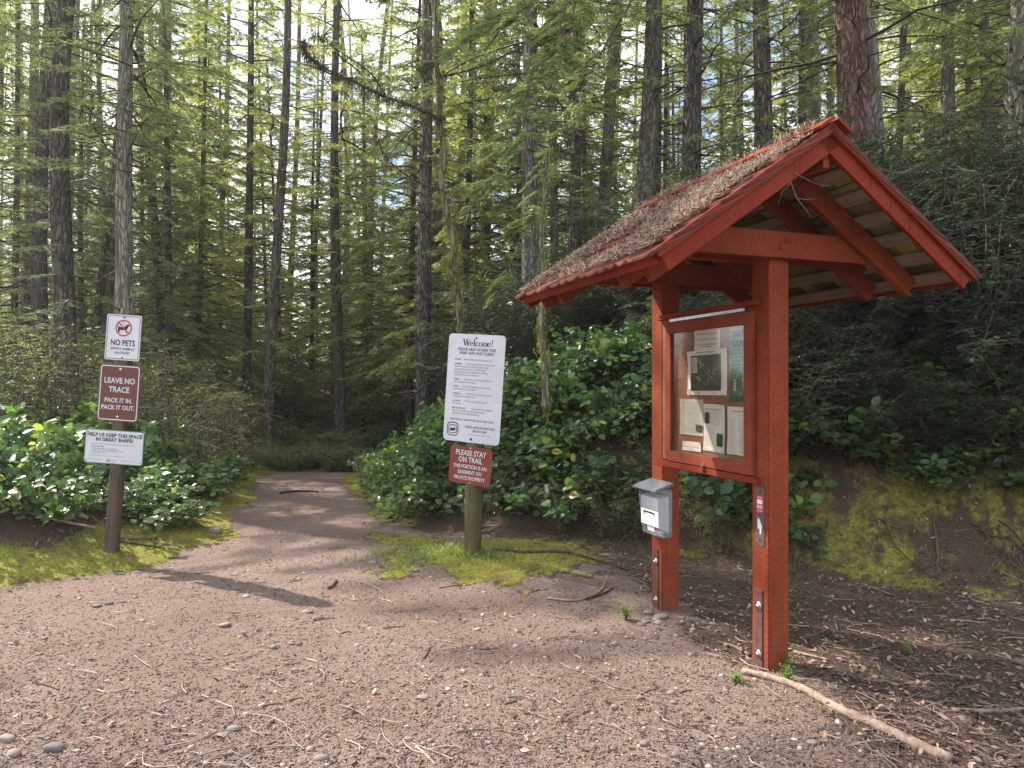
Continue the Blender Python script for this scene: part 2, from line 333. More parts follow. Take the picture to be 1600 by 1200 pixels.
def terr(x, y):
    x = np.asarray(x, float); y = np.asarray(y, float)
    s = sdist(x, y, BANK); l = sdist(x, y, LEFT)
    A = np.interp(x, [-5, -2.5, -1, .5, 2, 4.5, 9], [.14, .38, .85, 1.12, 1.22, 1.45, 1.6])
    z = np.interp(s, [0, .25, .6, 1.2, 2.2, 4.5, 9, 25], [0, .08, .34, .95, 1.45, 2.05, 2.5, 2.8]) * A
    z = z * (1 + .25 * (fbm(x * 1.3, y * 1.3, 5) - .5))
    z = z + .16 * (fbm(x * 2.2, y * 2.2, 81) - .5) * sst(.2, 1.2, s) + .06 * (fbm(x * 7, y * 7, 82) - .5) * sst(.1, .8, s) * sst(20, 12, y)
    z = z + np.interp(l, [0, .5, 1.4, 5, 20], [0, .12, .42, .85, 1.1])
    z = z 
    z = z + .05 * (fbm(x * .5, y * .5, 3) - .5) + .02 * (fbm(x * 3, y * 3, 9) - .5) + .007 * (fbm(x * 11, y * 11, 2, 2) - .5) * sst(60, 15, y)
    kx = np.exp(-((x - 1.2) / 1.1) ** 2 - ((y - 4.5) / 1.1) ** 2); z = z * (1 - .8 * kx)
    z = z - .30 * sst(11.7, 16, y) * sst(3, 0, s) * sst(3, 0, l)
    far = sst(30, 120, np.hypot(x, y)); z = z + far * 3 * (fbm(x * .02, y * .02, 31) - .3)
    return z + CAL[0] * np.exp(-((x + 3.66) / .8) ** 2 - ((y - 6.5) / .6) ** 2) + CAL[1] * np.exp(-((x + .1) / 1.2) ** 2 - ((y - 6.5) / .75) ** 2)
CAL = [0, 0]; CAL = [.070 - float(terr(np.array([-3.66]), np.array([6.5]))[0]), .115 - float(terr(np.array([-.352]), np.array([6.3]))[0])]
def H(x, y): return float(terr(np.array([x]), np.array([y]))[0])
def axis(a, b, step, far):
    mid = list(np.arange(a, b, step)); up = []; p = b; s = step
    while p < far: up.append(p); s *= 1.13; p += s
    up.append(far); dn = []; p = a - step; s = step
    while p > -far: dn.append(p); s *= 1.13; p -= s
    dn.append(-far); return np.array(dn[::-1] + mid + up)
xs = axis(-6.2, 6.5, .045, 420); ys = axis(1.6, 13, .045, 420)
X, Y = np.meshgrid(xs, ys); Z = terr(X, Y)
nx, ny = len(xs), len(ys)
idx = np.arange(nx * ny).reshape(ny, nx)
q = np.stack([idx[:-1, :-1], idx[:-1, 1:], idx[1:, 1:], idx[1:, :-1]], -1).reshape(-1, 4)
F = np.concatenate([q[:, [0, 1, 2]], q[:, [0, 2, 3]]])
def zones(x, y):
    s = sdist(x, y, BANK); l = sdist(x, y, LEFT); n = fbm(x * 1.6, y * 1.6, 12) - .5; n2 = fbm(x * 5, y * 5, 15) - .5
    path = sst(.10, -.12, s + n * .5 + n2 * .2) * sst(.10, -.12, l + n * .5 + n2 * .2)
    # leaf-littered soil under and right of the kiosk
    k = sst(-.5, .5, (x - 1.25) * .9 + (y - 4.2) * .30 + n * .9 + n2 * .5) * sst(.7, -.5, (4.2 - 1.2 * (x - 1.2)) * .0 + (1.0 - x) * .8)
    lit = np.clip(k, 0, 1); path = path * (1 - lit)
    mossL = sst(1.15, .5, l + n * 1.2) * (l > -.4); mossL = mossL * sst(-.35, .05, l + n * .5)
    mC = np.maximum(np.exp(-(((x + .08 + n) / .88) ** 2 + ((y - 6.28 + n * .5) / .62) ** 2) ** 2), .8 * np.exp(-(((x + 1.05) / .55) ** 2 + ((y - 7.15 - .9 * (-x - 1.05)) / .45) ** 2) ** 2)) ; mC = sst(.25, .75, mC + n2 * 1.1 + n * .6 + .5 * (fbm(x * 16, y * 16, 46) - .5)) * (mC > .02)
    path = path * (1 - np.clip(mC * 1.5, 0, 1)); lit = lit * (1 - np.clip(mC, 0, 1))
    mP = sst(-.2, .05, s + n * .4) * sst(.8, .3, s + n * .5) * sst(-.9, -1.3, x)
    mR = sst(-.25, .15, s + n * .6) * sst(2.8, 1.8, s) * sst(.6, 2.0, x) * np.clip(.55 + 1.5 * n + 1.3 * n2 + .8 * (fbm(x * 14, y * 14, 44) - .5), 0, .8)
    mm = sst(1.0, 3, s) * .3 + sst(1, 4, l) * .3 + sst(12, 15, y) * .7
    moss = np.clip(mossL + mC + mP + mR + mm * (n2 > 0), 0, 1) * (1 - path)
    return path, moss, lit
pz, mz, lz = zones(X.ravel(), Y.ravel())
g = tris('ground', np.stack([X.ravel(), Y.ravel(), Z.ravel()], -1), F, smooth=True)
ca = g.color_attributes.new('zone', 'FLOAT_COLOR', 'POINT')
ca.data.foreach_set('color', np.stack([pz, mz, lz, np.ones_like(pz)], -1).astype(np.float32).ravel())
def groundmat():
    m, t, out = newmat('forest floor'); v = coords(t)
    z = attr(t, 'zone'); sp = nd(t, 'ShaderNodeSeparateColor'); t.links.new(z.outputs['Color'], sp.inputs[0])
    nb = noise(t, v, 1.3, 6, .6); nm = noise(t, v, 14, 6, .7); nf = noise(t, v, 90, 5, .75); vo = voro(t, v, 130, out='Color'); vd = voro(t, v, 130)
    vsep = nd(t, 'ShaderNodeSeparateColor'); t.links.new(vo, vsep.inputs[0])
    grav = ramp(t, vsep.outputs[0], [(0, (.07, .048, .04)), (.4, (.155, .106, .086)), (.75, (.225, .158, .13)), (1, (.35, .275, .235))])
    grav = mixc(t, ramp(t, nb, [(.38, (0, 0, 0)), (.66, (.6, .6, .6))]), grav, mixc(t, nf, (.11, .087, .074), (.27, .22, .19)))
    grav = mixc(t, ramp(t, noise(t, v, .75, 5, .65), [(.42, (0, 0, 0)), (.62, (.75, .75, .75))]), grav, (.115, .072, .056))
    grav = mixc(t, .45, grav, mixc(t, nm, (.095, .063, .05), (.245, .175, .145)))
    soil = ramp(t, nf, [(.25, (.022, .015, .011)), (.5, (.068, .046, .034)), (.75, (.165, .115, .085))])
    moss = ramp(t, noise(t, v, 30, 6, .8), [(.3, (.04, .038, .012)), (.5, (.22, .21, .035)), (.72, (.42, .39, .055))])
    moss = mixc(t, ramp(t, noise(t, v, 5, 6, .75), [(.46, (0, 0, 0)), (.62, (.85, .85, .85))]), moss, (.115, .075, .038))
    rg = ramp(t, math_(t, 'ADD', sp.outputs[0], math_(t, 'MULTIPLY', math_(t, 'SUBTRACT', nm, .5), .9)), [(.4, (0, 0, 0)), (.6, (1, 1, 1))])
    rm = ramp(t, math_(t, 'ADD', sp.outputs[1], math_(t, 'MULTIPLY', math_(t, 'SUBTRACT', nm, .5), 2.4)), [(.3, (0, 0, 0)), (.8, (.92, .92, .92))])
    c = mixc(t, rg, soil, grav); c = mixc(t, rm, c, moss)
    h = math_(t, 'ADD', math_(t, 'MULTIPLY', nf, .6), math_(t, 'SUBTRACT', math_(t, 'MULTIPLY', nm, .9), math_(t, 'MULTIPLY', vd, .5)))
    princ(t, out, c, .95, .12, bump(t, h, .008, .9)); return m
M_GROUND = groundmat()
gr = link('ground', g, (M_GROUND,)); tag(gr, kind='structure')

# ------------------------------------------------------------------ vegetation meshes
def needles(tb, P, D, S, Ln, n, nl, nw, spread=.9, droop=.15, rnd=None, mi=0, rng=None, jit=.25):
    """fans of slim needle clusters along twigs: P start, D direction, S side vector, Ln twig length (arrays)"""
    m = len(P)
    t = (np.arange(n)[None, :] + .5 + rng.uniform(-.4, .4, (m, n))) / n
    base = P[:, None, :] + D[:, None, :] * (t * Ln[:, None])[..., None]
    base[..., 2] -= droop * (t * Ln[:, None]) ** 2 * 1.5
    sg = np.where(np.arange(n) % 2 == 0, 1., -1.)[None, :, None]
    d = D[:, None, :] * (1 - spread * .35) + S[:, None, :] * sg * spread + rng.normal(0, jit, (m, n, 3)); d[..., 2] -= droop
    d[:, -1, :] = D * 1.2
    d /= np.linalg.norm(d, axis=-1, keepdims=True)
    ln = nl * rng.uniform(.65, 1.2, (m, n))[..., None]
    w = np.cross(d, rng.normal(0, .5, (m, n, 3)) + np.array([0, 0, 1.])); w /= np.linalg.norm(w, axis=-1, keepdims=True) + 1e-9
    V = np.stack([base - w * nw * .5, base + w * nw * .5, base + d * ln], 2).reshape(-1, 3)
    F = np.arange(m * n * 3).reshape(-1, 3)
    r = (rnd[:, None] if rnd is not None else rng.uniform(0, 1, (m, 1))) + rng.uniform(-.2, .2, (m, n))
    tb.add(V, F, np.repeat(np.clip(r, 0, 1).ravel(), 3), mi)
def fir_branch(tb, rng, base, az, length, elev, droop, step=.12, twl=.30, nl=.085, nw=.022, nper=13, hang=.25, lichen=.0, r0=.02, start=.2, tw3=True):
    k = max(5, int(length / .3)); t = np.linspace(0, 1, k)
    f = np.array([math.cos(az), math.sin(az), 0]); s = np.array([-f[1], f[0], 0])
    wob = np.cumsum(rng.normal(0, .03, k)) * length * .4
    pts = base + f * (length * t)[:, None] + s * wob[:, None]; pts[:, 2] += length * (elev * t - droop * t ** 2)
    tb.tube(pts, list(r0 * (1 - t * .85)), 3, .4, 1, False)
    n = max(3, int(length * (1 - start) / step)); tt = np.linspace(start, 1, n)
    C = np.stack([np.interp(tt, t, pts[:, i]) for i in range(3)], -1); Tg = np.gradient(C, axis=0); Tg /= np.linalg.norm(Tg, axis=-1, keepdims=True)
    Pn, Dn, Sn, Ln = [], [], [], []
    for sg in (1, -1):
        L_ = twl * (.35 + .65 * np.sin(np.clip((1 - tt) * 1.25 + .12, 0, 1) * math.pi * .5)) * rng.uniform(.6, 1.3, n) * min(1.3, .5 + length * .3)
        d = Tg * .75 + s * sg * .85 + rng.normal(0, .12, (n, 3)); d[:, 2] -= hang * rng.uniform(.3, 1.6, n); d /= np.linalg.norm(d, axis=-1, keepdims=True)
        Pn.append(C); Dn.append(d); Ln.append(L_); sv_ = np.cross(d, [0, 0, 1.]); sv_ /= np.linalg.norm(sv_, axis=-1, keepdims=True); Sn.append(sv_)
    Pn, Dn, Sn, Ln = map(np.concatenate, (Pn, Dn, Sn, Ln))
    needles(tb, Pn, Dn, Sn, Ln, nper, nl, nw, .75, .2, None, 0, rng)
    if tw3:                               # short side twigs on the twigs
        P2 = Pn + Dn * (Ln * .5)[:, None]
        for sg in (1, -1):
            d2 = Dn * .7 + Sn * sg * .7; d2[:, 2] -= .15; d2 /= np.linalg.norm(d2, axis=-1, keepdims=True)
            needles(tb, P2, d2, np.cross(d2, [0, 0, 1.]), Ln * .5, max(4, nper // 2), nl, nw, .75, .2, None, 0, rng)
    if lichen:
        for _ in range(int(lichen * length * 3)):
            i = rng.integers(1, k); p = pts[i]; h_ = rng.uniform(.1, .45)
            for q_ in range(3):
                a = p + rng.normal(0, .03, 3); tb.add([a - s * .012, a + s * .012, a + [rng.normal(0, .02), rng.normal(0, .02), -h_ * rng.uniform(.5, 1)]], [(0, 1, 2)], rng.uniform(), 2)
def crown(name, seed, z0, z1, rmax, n, shape, **kw):
    rng = np.random.default_rng(seed); tb = TB()
    for i in range(n):
        u = (i + rng.uniform(0, 1)) / n; z = z0 + (z1 - z0) * u; az = i * 2.399 + rng.normal(0, .3)
        ln = rmax * shape(u) * rng.uniform(.6, 1.15)
        fir_branch(tb, rng, np.array([0, 0, z]), az, max(.35, ln), rng.uniform(-.05, .3) - .1 * (1 - u), rng.uniform(.15, .5), r0=.012 + .009 * ln, **kw)
    return tb.mesh(name)
cone = lambda u: (1 - u) ** .8 * .95 + .08
tall = lambda u: min(1, .45 + u * 1.6) * (1 - u) ** .45 + .05
CROWN_T = [crown('tall fir crown', 11, 5.0, 24, 3.0, 80, tall, lichen=.5), crown('tall fir crown', 12, 7.5, 25, 2.8, 74, tall, lichen=.4), crown('tall fir crown', 13, 3.2, 23, 3.2, 80, tall, lichen=.6)]
CROWN_Y = [crown('young fir crown', 21, .5, 8, 1.7, 95, cone, nl=.07, step=.10), crown('young fir crown', 22, .8, 12, 2.2, 150, cone, lichen=.3, step=.10), crown('young fir crown', 23, 1.6, 15, 2.6, 165, cone, lichen=.4, step=.10)]
CROWN_S = [crown('sparse crown', 31, 2.5, 16, 2.2, 44, lambda u: .6 + .4 * math.sin(u * 3), lichen=1.2, start=.4), crown('sparse crown', 32, 3, 18, 2.0, 40, lambda u: .5 + .5 * math.sin(u * 3), lichen=1.0, start=.35)]
MATS_DARK = (M_FIR, M_TWIG, M_LICHEN); MATS_LT = (M_LIGHT, M_TWIG, M_LICHEN)
for m_ in CROWN_T + CROWN_Y + CROWN_S:
    for q_ in MATS_DARK: m_.materials.append(q_)
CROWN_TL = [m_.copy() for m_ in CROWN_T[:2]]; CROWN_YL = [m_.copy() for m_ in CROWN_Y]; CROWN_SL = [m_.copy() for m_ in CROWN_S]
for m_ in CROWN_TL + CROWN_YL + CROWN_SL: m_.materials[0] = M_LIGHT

def trunk_mesh(name, seed, r, h, limbs, bend=.25, mat=M_BARK, limb_z=(1.5, 13), lean=(0, 0)):
    rng = np.random.default_rng(seed); tb = TB(); k = int(h / .35); P = []; rad = []
    ph = rng.uniform(0, 6, 4)
    for i in range(k + 1):
        z = h * i / k; f = z / h
        P.append((bend * (math.sin(z * .22 + ph[0]) - math.sin(ph[0])) * .5 + lean[0] * z, bend * (math.sin(z * .19 + ph[1]) - math.sin(ph[1])) * .5 + lean[1] * z, z - .4))
        rad.append(r * (1 - .62 * f) * (1 + .35 * math.exp(-z * 1.6)))
    # trunk with furrowed, slightly oval section
    sides = 28; V = []
    for i, (p, rr) in enumerate(zip(P, rad)):
        for j in range(sides):
            a = 2 * math.pi * j / sides
            q_ = rr * (1 + .05 * math.sin(a * 7 + ph[2] + .3 * math.sin(p[2])) + .035 * math.sin(a * 11 + ph[3] + p[2] * .7) + rng.normal(0, .022))
            V.append((p[0] + math.cos(a) * q_, p[1] + math.sin(a) * q_, p[2]))
    F_ = []
    for i in range(k):
        for j in range(sides):
            a, b = i * sides + j, i * sides + (j + 1) % sides; F_ += [(a, b, b + sides), (a, b + sides, a + sides)]
    tb.add(V, F_, .5, 0)
    for _ in range(limbs):                 # dead limbs
        z = rng.uniform(*limb_z); i = min(k, int(z / h * k)); p = np.array(P[i]); az = rng.uniform(0, 6.28); ln = rng.uniform(.3, 2.2) ** 1.1
        n = 7; t = np.linspace(0, 1, n); pts = p + np.array([math.cos(az), math.sin(az), 0]) * (ln * t)[:, None] + np.cumsum(rng.normal(0, .03, (n, 3)), 0) * ln
        pts[:, 2] += ln * (rng.uniform(-.2, .35) * t - rng.uniform(0, .5) * t ** 2)
        tb.tube(pts, list(np.linspace(.010 + .011 * ln, .003, n)), 4, .3, 1, False)
        for j in range(rng.integers(1, 6)):
            b = pts[rng.integers(2, n)]; d = rng.normal(0, 1, 3); d[2] -= .3; d /= np.linalg.norm(d); q_ = rng.uniform(.1, .5)
            tb.tube([b, b + d * q_ * .5, b + d * q_ + [0, 0, -.05]], [.005, .004, .002], 3, .3, 1, False)
    me = tb.mesh(name, True); me.materials.append(mat); me.materials.append(M_TWIG); return me
TRUNKS = [trunk_mesh('fir trunk', 41, .2, 26, 30), trunk_mesh('fir trunk', 42, .2, 26, 22, .5), trunk_mesh('fir trunk', 43, .2, 26, 40, .15)]
TR_G = [trunk_mesh('grey fir trunk', 44, .2, 26, 34, .3, M_BARKG)]
TR_R = [trunk_mesh('red fir trunk', 45, .2, 26, 20, .2, M_BARKR, (5.5, 14))]
TR_Y = [trunk_mesh('young fir trunk', 46, .07, 13, 10, .15, M_BARK, (.5, 6))]
TR_BARE = [trunk_mesh('bare trunk', 47, .2, 26, 0, .2)]

RND = random.Random(5)
def tree(name, label, cat, X_, Y_, trunk, tr, ch, crown_m, cs=(1, 1), lean=(0, 0), group=None, rot=None):
    e = empty(name, (X_, Y_, H(X_, Y_)), (lean[1], lean[0], 0)); tag(e, label, cat, group)
    a = RND.uniform(0, 6.28) if rot is None else rot
    if trunk is not None:
        t_ = bpy.data.objects.new('trunk', trunk); COL.objects.link(t_); t_.parent = e; t_.scale = (tr, tr, ch); t_.rotation_euler.z = a
    if crown_m is not None:
        c = bpy.data.objects.new('crown', crown_m); COL.objects.link(c); c.parent = e; c.scale = (cs[0], cs[0], cs[1]); c.rotation_euler.z = a + 1
    return e
def ptree(name, label, px, wpx, depth, trunk=None, crown_m=None, lean=0, cs=None, group=None, py=300, h=None):
    h = (7 + .62 * depth) / 26 if h is None else h; cs = (1, (6.5 + .62 * depth) / 24) if cs is None else cs
    x = (px - 800) / 1110 * depth; r = wpx / 1110 * depth / 2 / .2 * 1.12
    if trunk is None: trunk = TRUNKS[RND.randrange(3)]
    zb = H(x, depth); zz = 1.6 + (600 - py) / 1110 * depth
    return tree(name, label, 'tree', x - math.tan(R(lean)) * (zz - zb), depth, trunk, r, h, crown_m, cs, (R(lean), 0), group)
# trees one can tell apart: px at height py, trunk width in photograph px, depth
ptree('fir_tree', 'dark fir with slim trunk near the left edge of the photo, bare below', 75, 21, 17, TRUNKS[0], CROWN_S[1], 2)
ptree('fir_tree', 'large dark fir trunk left of the no pets sign', 128, 29, 13.5, TRUNKS[1], CROWN_S[0], 4.5, py=400)
ptree('fir_tree', 'slim dark fir of a close pair, the one nearer the light grey trunk', 178, 12, 18, TRUNKS[2], CROWN_S[0], 5, py=350)
ptree('fir_tree', 'slim dark fir of a close pair, the one nearer the large dark trunk', 162, 12, 19, TRUNKS[0], CROWN_S[1], 5, py=350)
ptree('fir_tree', 'tall straight light grey trunk directly above the no pets sign', 203, 25, 12.5, TR_G[0], CROWN_T[1], 1.2, py=300)
ptree('fir_tree', 'slender fir with thin trunk midway between the two sign posts, nearest the trail', 388, 12, 19, TRUNKS[2], CROWN_S[0], .5)
ptree('fir_tree', 'mossy fir left of where the trail disappears, its trunk dark down to the brush', 425, 15, 17, TRUNKS[1], CROWN_SL[1], 1)
ptree('fir_tree', 'fir with dark trunk rising above the end of the trail', 533, 15, 20, TRUNKS[0], CROWN_TL[0], 0)
ptree('fir_tree', 'dark straight fir trunk just left of the curving mossy maple', 662, 22, 15, TRUNKS[2], CROWN_S[1], 0, py=350)
ptree('fir_tree', 'stout grey fir trunk right of the welcome sign, beside the hanging near boughs', 834, 26, 12.5, TR_G[0], CROWN_T[0], .6, py=350)
ptree('fir_tree', 'thin pale fir trunk between the stout grey trunk and the dark slim ones', 866, 13, 17, TR_G[0], CROWN_S[0], .5, py=300)
ptree('fir_tree', 'dark slim fir trunk over the left eave of the kiosk roof', 897, 17, 15, TRUNKS[0], CROWN_S[1], 1.5, py=250)
ptree('fir_tree', 'greenish double-width fir trunk behind the left roof slope', 950, 20, 17.5, TR_G[0], CROWN_S[0], 1.5, py=200)
BOUGH_TREE = ptree('fir_tree', 'thick dark fir behind the middle roof slope, holding the near green boughs', 993, 29, 12, TRUNKS[1], None, 1.3, py=180)
ptree('fir_tree', 'narrow straight fir between the two thick dark trunks behind the roof', 1027, 14, 18, TRUNKS[2], CROWN_SL[0], 1.2, py=150)
ptree('fir_tree', 'very thin bare pole of a fir between the two thick dark trunks behind the roof', 1041, 6, 20, TRUNKS[0], None, .5, py=200)
ptree('fir_tree', 'thick dark fir trunk rising behind the upper roof slope, with a broken curved limb', 1084, 29, 12.8, TRUNKS[2], CROWN_S[1], .3, py=150)
ptree('fir_tree', 'dark fir whose trunk meets the roof just left of the kiosk ridge', 1199, 27, 13, TRUNKS[0], CROWN_S[0], .8, py=100)
ptree('fir_tree', 'slim fir just right of the dark trunk near the kiosk ridge, first of three', 1249, 12, 17, TRUNKS[1], None, 0, py=100)
ptree('fir_tree', 'slim fir behind the kiosk peak, dark and narrowest of three', 1261, 9, 19, TRUNKS[2], None, 0, py=100)
ptree('fir_tree', 'slim grey fir right beside the big red-brown trunk', 1279, 12, 16, TR_G[0], CROWN_S[1], 0, py=100)
ptree('fir_tree', 'big red-brown deeply furrowed fir trunk leaning behind the peak of the kiosk', 1320, 47, 10.5, TR_R[0], CROWN_T[1], -3.0, py=100)
ptree('fir_tree', 'broad grey lichen-covered trunk close behind the red-brown one', 1357, 42, 12.5, TR_G[0], CROWN_S[0], .3, py=100)
ptree('fir_tree', 'pale thin fir, first to the right of the broad grey trunk', 1404, 11, 19, TR_G[0], CROWN_SL[0], 1, py=150)
ptree('fir_tree', 'pale thin fir, second to the right of the broad grey trunk', 1423, 10, 21, TR_G[0], None, .8, py=150)
ptree('fir_tree', 'thin forked-looking fir, third to the right of the broad grey trunk', 1444, 8, 20, TRUNKS[1], CROWN_SL[1], .6, py=150)
ptree('fir_tree', 'medium brown-grey fir over the right roof edge, hazy in backlight', 1477, 19, 16, TR_G[0], CROWN_TL[1], .3, py=150)
ptree('fir_tree', 'hazy fir half hidden in boughs, second trunk from the right edge', 1541, 15, 16, TR_G[0], CROWN_YL[2], .3, py=150)
ptree('fir_tree', 'hazy broad trunk at the right edge of the photo above the dark shrubs', 1578, 24, 14, TR_G[0], CROWN_T[0], .3, py=150)

# rows of the forest behind
zonesL = [(-90, 250, 'left of the no pets sign'), (250, 430, 'between left signs and trail'), (430, 620, 'beyond the end of the trail'), (620, 860, 'behind the welcome sign'), (860, 1200, 'behind the kiosk roof'), (1200, 1700, 'right of the kiosk peak')]
occupied = []
def where(px):
    for a, b, s in zonesL:
        if a <= px < b: return s
    return 'at the edge of the view'
cnt = 0; tries = 0
while cnt < 100 and tries < 6000:
    tries += 1
    d = 18 + 36 * RND.random() ** 1.15; px = RND.uniform(-60, 1660); x = (px - 800) / 1110 * d
    if any((x - a) ** 2 + (d - b) ** 2 < 2.1 ** 2 for a, b in occupied): continue
    if 1000 < px < 1600 and RND.random() < .35: continue
    if 350 < px < 620 and d < 25: continue
    occupied.append((x, d)); cnt += 1
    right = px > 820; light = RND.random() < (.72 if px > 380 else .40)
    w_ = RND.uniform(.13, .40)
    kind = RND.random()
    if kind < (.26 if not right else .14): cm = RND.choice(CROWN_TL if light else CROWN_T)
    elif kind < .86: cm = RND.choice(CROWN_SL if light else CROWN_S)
    else: cm = None
    if d > 30 and cm is None: cm = RND.choice(CROWN_SL)
    s_ = RND.uniform(.8, 1.15)
    dd = 'far' if d > 32 else 'nearer'
    tree('fir_tree', '%s slim fir trunk in the dense stand %s' % (dd, where(px)), 'tree', x, d, RND.choice(TRUNKS + TR_G), w_ / .4, min(1, (6 + .6 * d) / 26), cm, (s_, min(1, (5 + .6 * d) / 24) * RND.uniform(.85, 1.05)), (RND.gauss(0, .03), RND.gauss(0, .015)), '%s firs %s' % (dd, where(px)))
# young full-crowned conifers making the green between the trunks
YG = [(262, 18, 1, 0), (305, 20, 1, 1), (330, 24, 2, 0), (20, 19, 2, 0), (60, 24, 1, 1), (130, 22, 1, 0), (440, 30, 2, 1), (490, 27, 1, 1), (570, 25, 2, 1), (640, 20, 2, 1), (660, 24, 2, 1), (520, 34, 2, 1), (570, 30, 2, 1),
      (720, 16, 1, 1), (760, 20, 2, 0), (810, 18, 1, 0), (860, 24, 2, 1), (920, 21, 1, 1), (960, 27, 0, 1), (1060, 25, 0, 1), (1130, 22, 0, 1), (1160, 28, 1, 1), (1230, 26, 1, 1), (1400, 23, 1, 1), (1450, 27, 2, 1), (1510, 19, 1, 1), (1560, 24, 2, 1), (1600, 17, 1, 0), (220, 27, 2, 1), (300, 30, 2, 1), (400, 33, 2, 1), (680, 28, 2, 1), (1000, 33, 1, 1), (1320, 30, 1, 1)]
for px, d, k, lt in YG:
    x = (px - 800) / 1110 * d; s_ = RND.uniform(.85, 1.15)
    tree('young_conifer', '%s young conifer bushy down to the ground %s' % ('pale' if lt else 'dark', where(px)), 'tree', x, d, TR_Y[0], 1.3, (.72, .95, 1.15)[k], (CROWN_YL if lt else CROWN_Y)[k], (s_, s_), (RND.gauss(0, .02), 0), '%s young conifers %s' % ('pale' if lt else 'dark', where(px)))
# far wood closing the view: one mass
rng = np.random.default_rng(77); tb = TB()
base = CROWN_Y[2]; nv = len(base.vertices); bv = np.empty(nv * 3, np.float32); base.vertices.foreach_get('co', bv); bv = bv.reshape(-1, 3)
nt_ = len(base.polygons); bt = np.empty(nt_ * 3, np.int32); base.loops.foreach_get('vertex_index', bt); bt = bt.reshape(-1, 3)
thin = bt[rng.random(len(bt)) < .22]
for i in range(60):
    d = rng.uniform(54, 74); az = rng.uniform(-.80, .80); x, y = math.tan(az) * d, d; s_ = rng.uniform(.9, 1.5); a = rng.uniform(0, 6.28)
    v = bv * [s_ * 1.4, s_ * 1.4, s_ * .8]; c_, n_ = math.cos(a), math.sin(a); v = np.stack([v[:, 0] * c_ - v[:, 1] * n_ + x, v[:, 0] * n_ + v[:, 1] * c_ + y, v[:, 2] - 1.5 + H(x, y)], -1)
    v2 = v[thin.ravel()].reshape(-1, 3, 3); cen = v2.mean(1, keepdims=True); v2 = cen + (v2 - cen) * 3.0
    tb.add(v2.reshape(-1, 3), np.arange(v2.shape[0] * 3), np.repeat(rng.uniform(0, 1, v2.shape[0]), 3), 0)
fw = link('distant_wood', tb.mesh('distant wood'), (M_LIGHT,)); tag(fw, 'far-off conifer wood closing the gaps between the trunks', 'forest', kind='stuff')

# off-frame trees to the left whose shade falls over the trail and the bank
SHADE = [(-17, 11.5, .8, 0), (-13.5, 15.4, 1.3, 2), (-16.5, 7.5, .8, 1), (-12.2, 13.7, 1.1, 1)]
for i, (x, y, s_, k) in enumerate(SHADE):
    tree('fir_tree', 'tall fir standing outside the clearing to the left, casting shade', 'tree', x, y, TRUNKS[i % 3], s_, 1, None if k is None else CROWN_T[k], (s_ * (1.05 if i == 3 else .8), 1.45 if i == 3 else .95), (0, 0), 'shade trees left of the clearing')
# crown of a big fir on the bank, foliage only above the view
# near boughs: detailed needles
def near_bough(seed, P0, az, ln, elev, droop, r0=.022):
    rng = np.random.default_rng(seed); tb = TB(); k = 12; t = np.linspace(0, 1, k)
    f = np.array([math.cos(az), math.sin(az), 0]); s = np.array([-f[1], f[0], 0])
    pts = np.array(P0) + f * (ln * t)[:, None] + s * (np.cumsum(rng.normal(0, .03, k)) * ln * .5)[:, None]; pts[:, 2] += ln * (elev * t - droop * t ** 2)
    tb.tube(pts, list(r0 * (1 - t * .8)), 6, .3, 1, False)
    Pn, Dn, Ln = [], [], []
    for j in range(int(ln * 17)):
        tt = rng.uniform(.15, 1); p = np.array([np.interp(tt, t, pts[:, i]) for i in range(3)]); sg = 1 if j % 2 else -1
        L2 = (.25 + .75 * (1 - tt)) * rng.uniform(.5, 1.0) * .85; d = f * .7 + s * sg * .7; d[2] = -rng.uniform(.05, .8); d /= np.linalg.norm(d)
        q_ = 6; u = np.linspace(0, 1, q_); sp = p + d * (L2 * u)[:, None]; sp[:, 2] -= .3 * L2 * u ** 2
        tb.tube(sp, list(np.linspace(.006, .002, q_)), 3, .3, 1, False)
        for uu in np.arange(.2, 1.01, .085):
            c = np.array([np.interp(uu, u, sp[:, i]) for i in range(3)])
            for s2 in (1, -1):
                if rng.random() < .15: continue
                dd = d * .8 + np.cross(d, [0, 0, 1.]) * s2 * .7; dd[2] -= rng.uniform(0, .35); dd /= np.linalg.norm(dd)
                Pn.append(c); Dn.append(dd); Ln.append(rng.uniform(.06, .2) * (1.2 - uu * .5))
    Pn, Dn, Ln = np.array(Pn), np.array(Dn), np.array(Ln); S_ = np.cross(Dn, [0, 0, 1.]); S_ /= np.linalg.norm(S_, axis=-1, keepdims=True)
    needles(tb, Pn, Dn, S_, Ln, 24, .034, .008, .8, .05, None, 0, rng, .3)
    return tb
# boughs belong to the thick fir; they arch from high on its trunk towards the camera's left
tz = BOUGH_TREE.location
tbb = TB()
for i, (px, py, d0, tx, ty, d1) in enumerate([(985, -60, 11.4, 700, 330, 7.6), (985, -110, 11.4, 790, 250, 7.0), (980, -40, 11.5, 640, 120, 8.2), (985, -150, 11.5, 880, 150, 7.4), (985, 0, 11.6, 760, 480, 9.0), (985, -190, 11.4, 740, 60, 7.0), (985, -260, 11.4, 620, -10, 7.2)]):
    a = at(px, py, d0); b = at(tx, ty, d1); dv = b - a; hl = math.hypot(dv.x, dv.y); az = math.atan2(dv.y, dv.x)
    el = dv.z / hl; q_ = near_bough(100 + i, tuple(a - Vector(tz)), az, hl, el + .28, .28)
    for V_, F_, R_, M_ in zip(q_.V, q_.F, q_.R, q_.M): pass
    off = tbb.n; tbb.V += q_.V; tbb.F += [f_ + off for f_ in q_.F]; tbb.R += q_.R; tbb.M += q_.M; tbb.n += q_.n
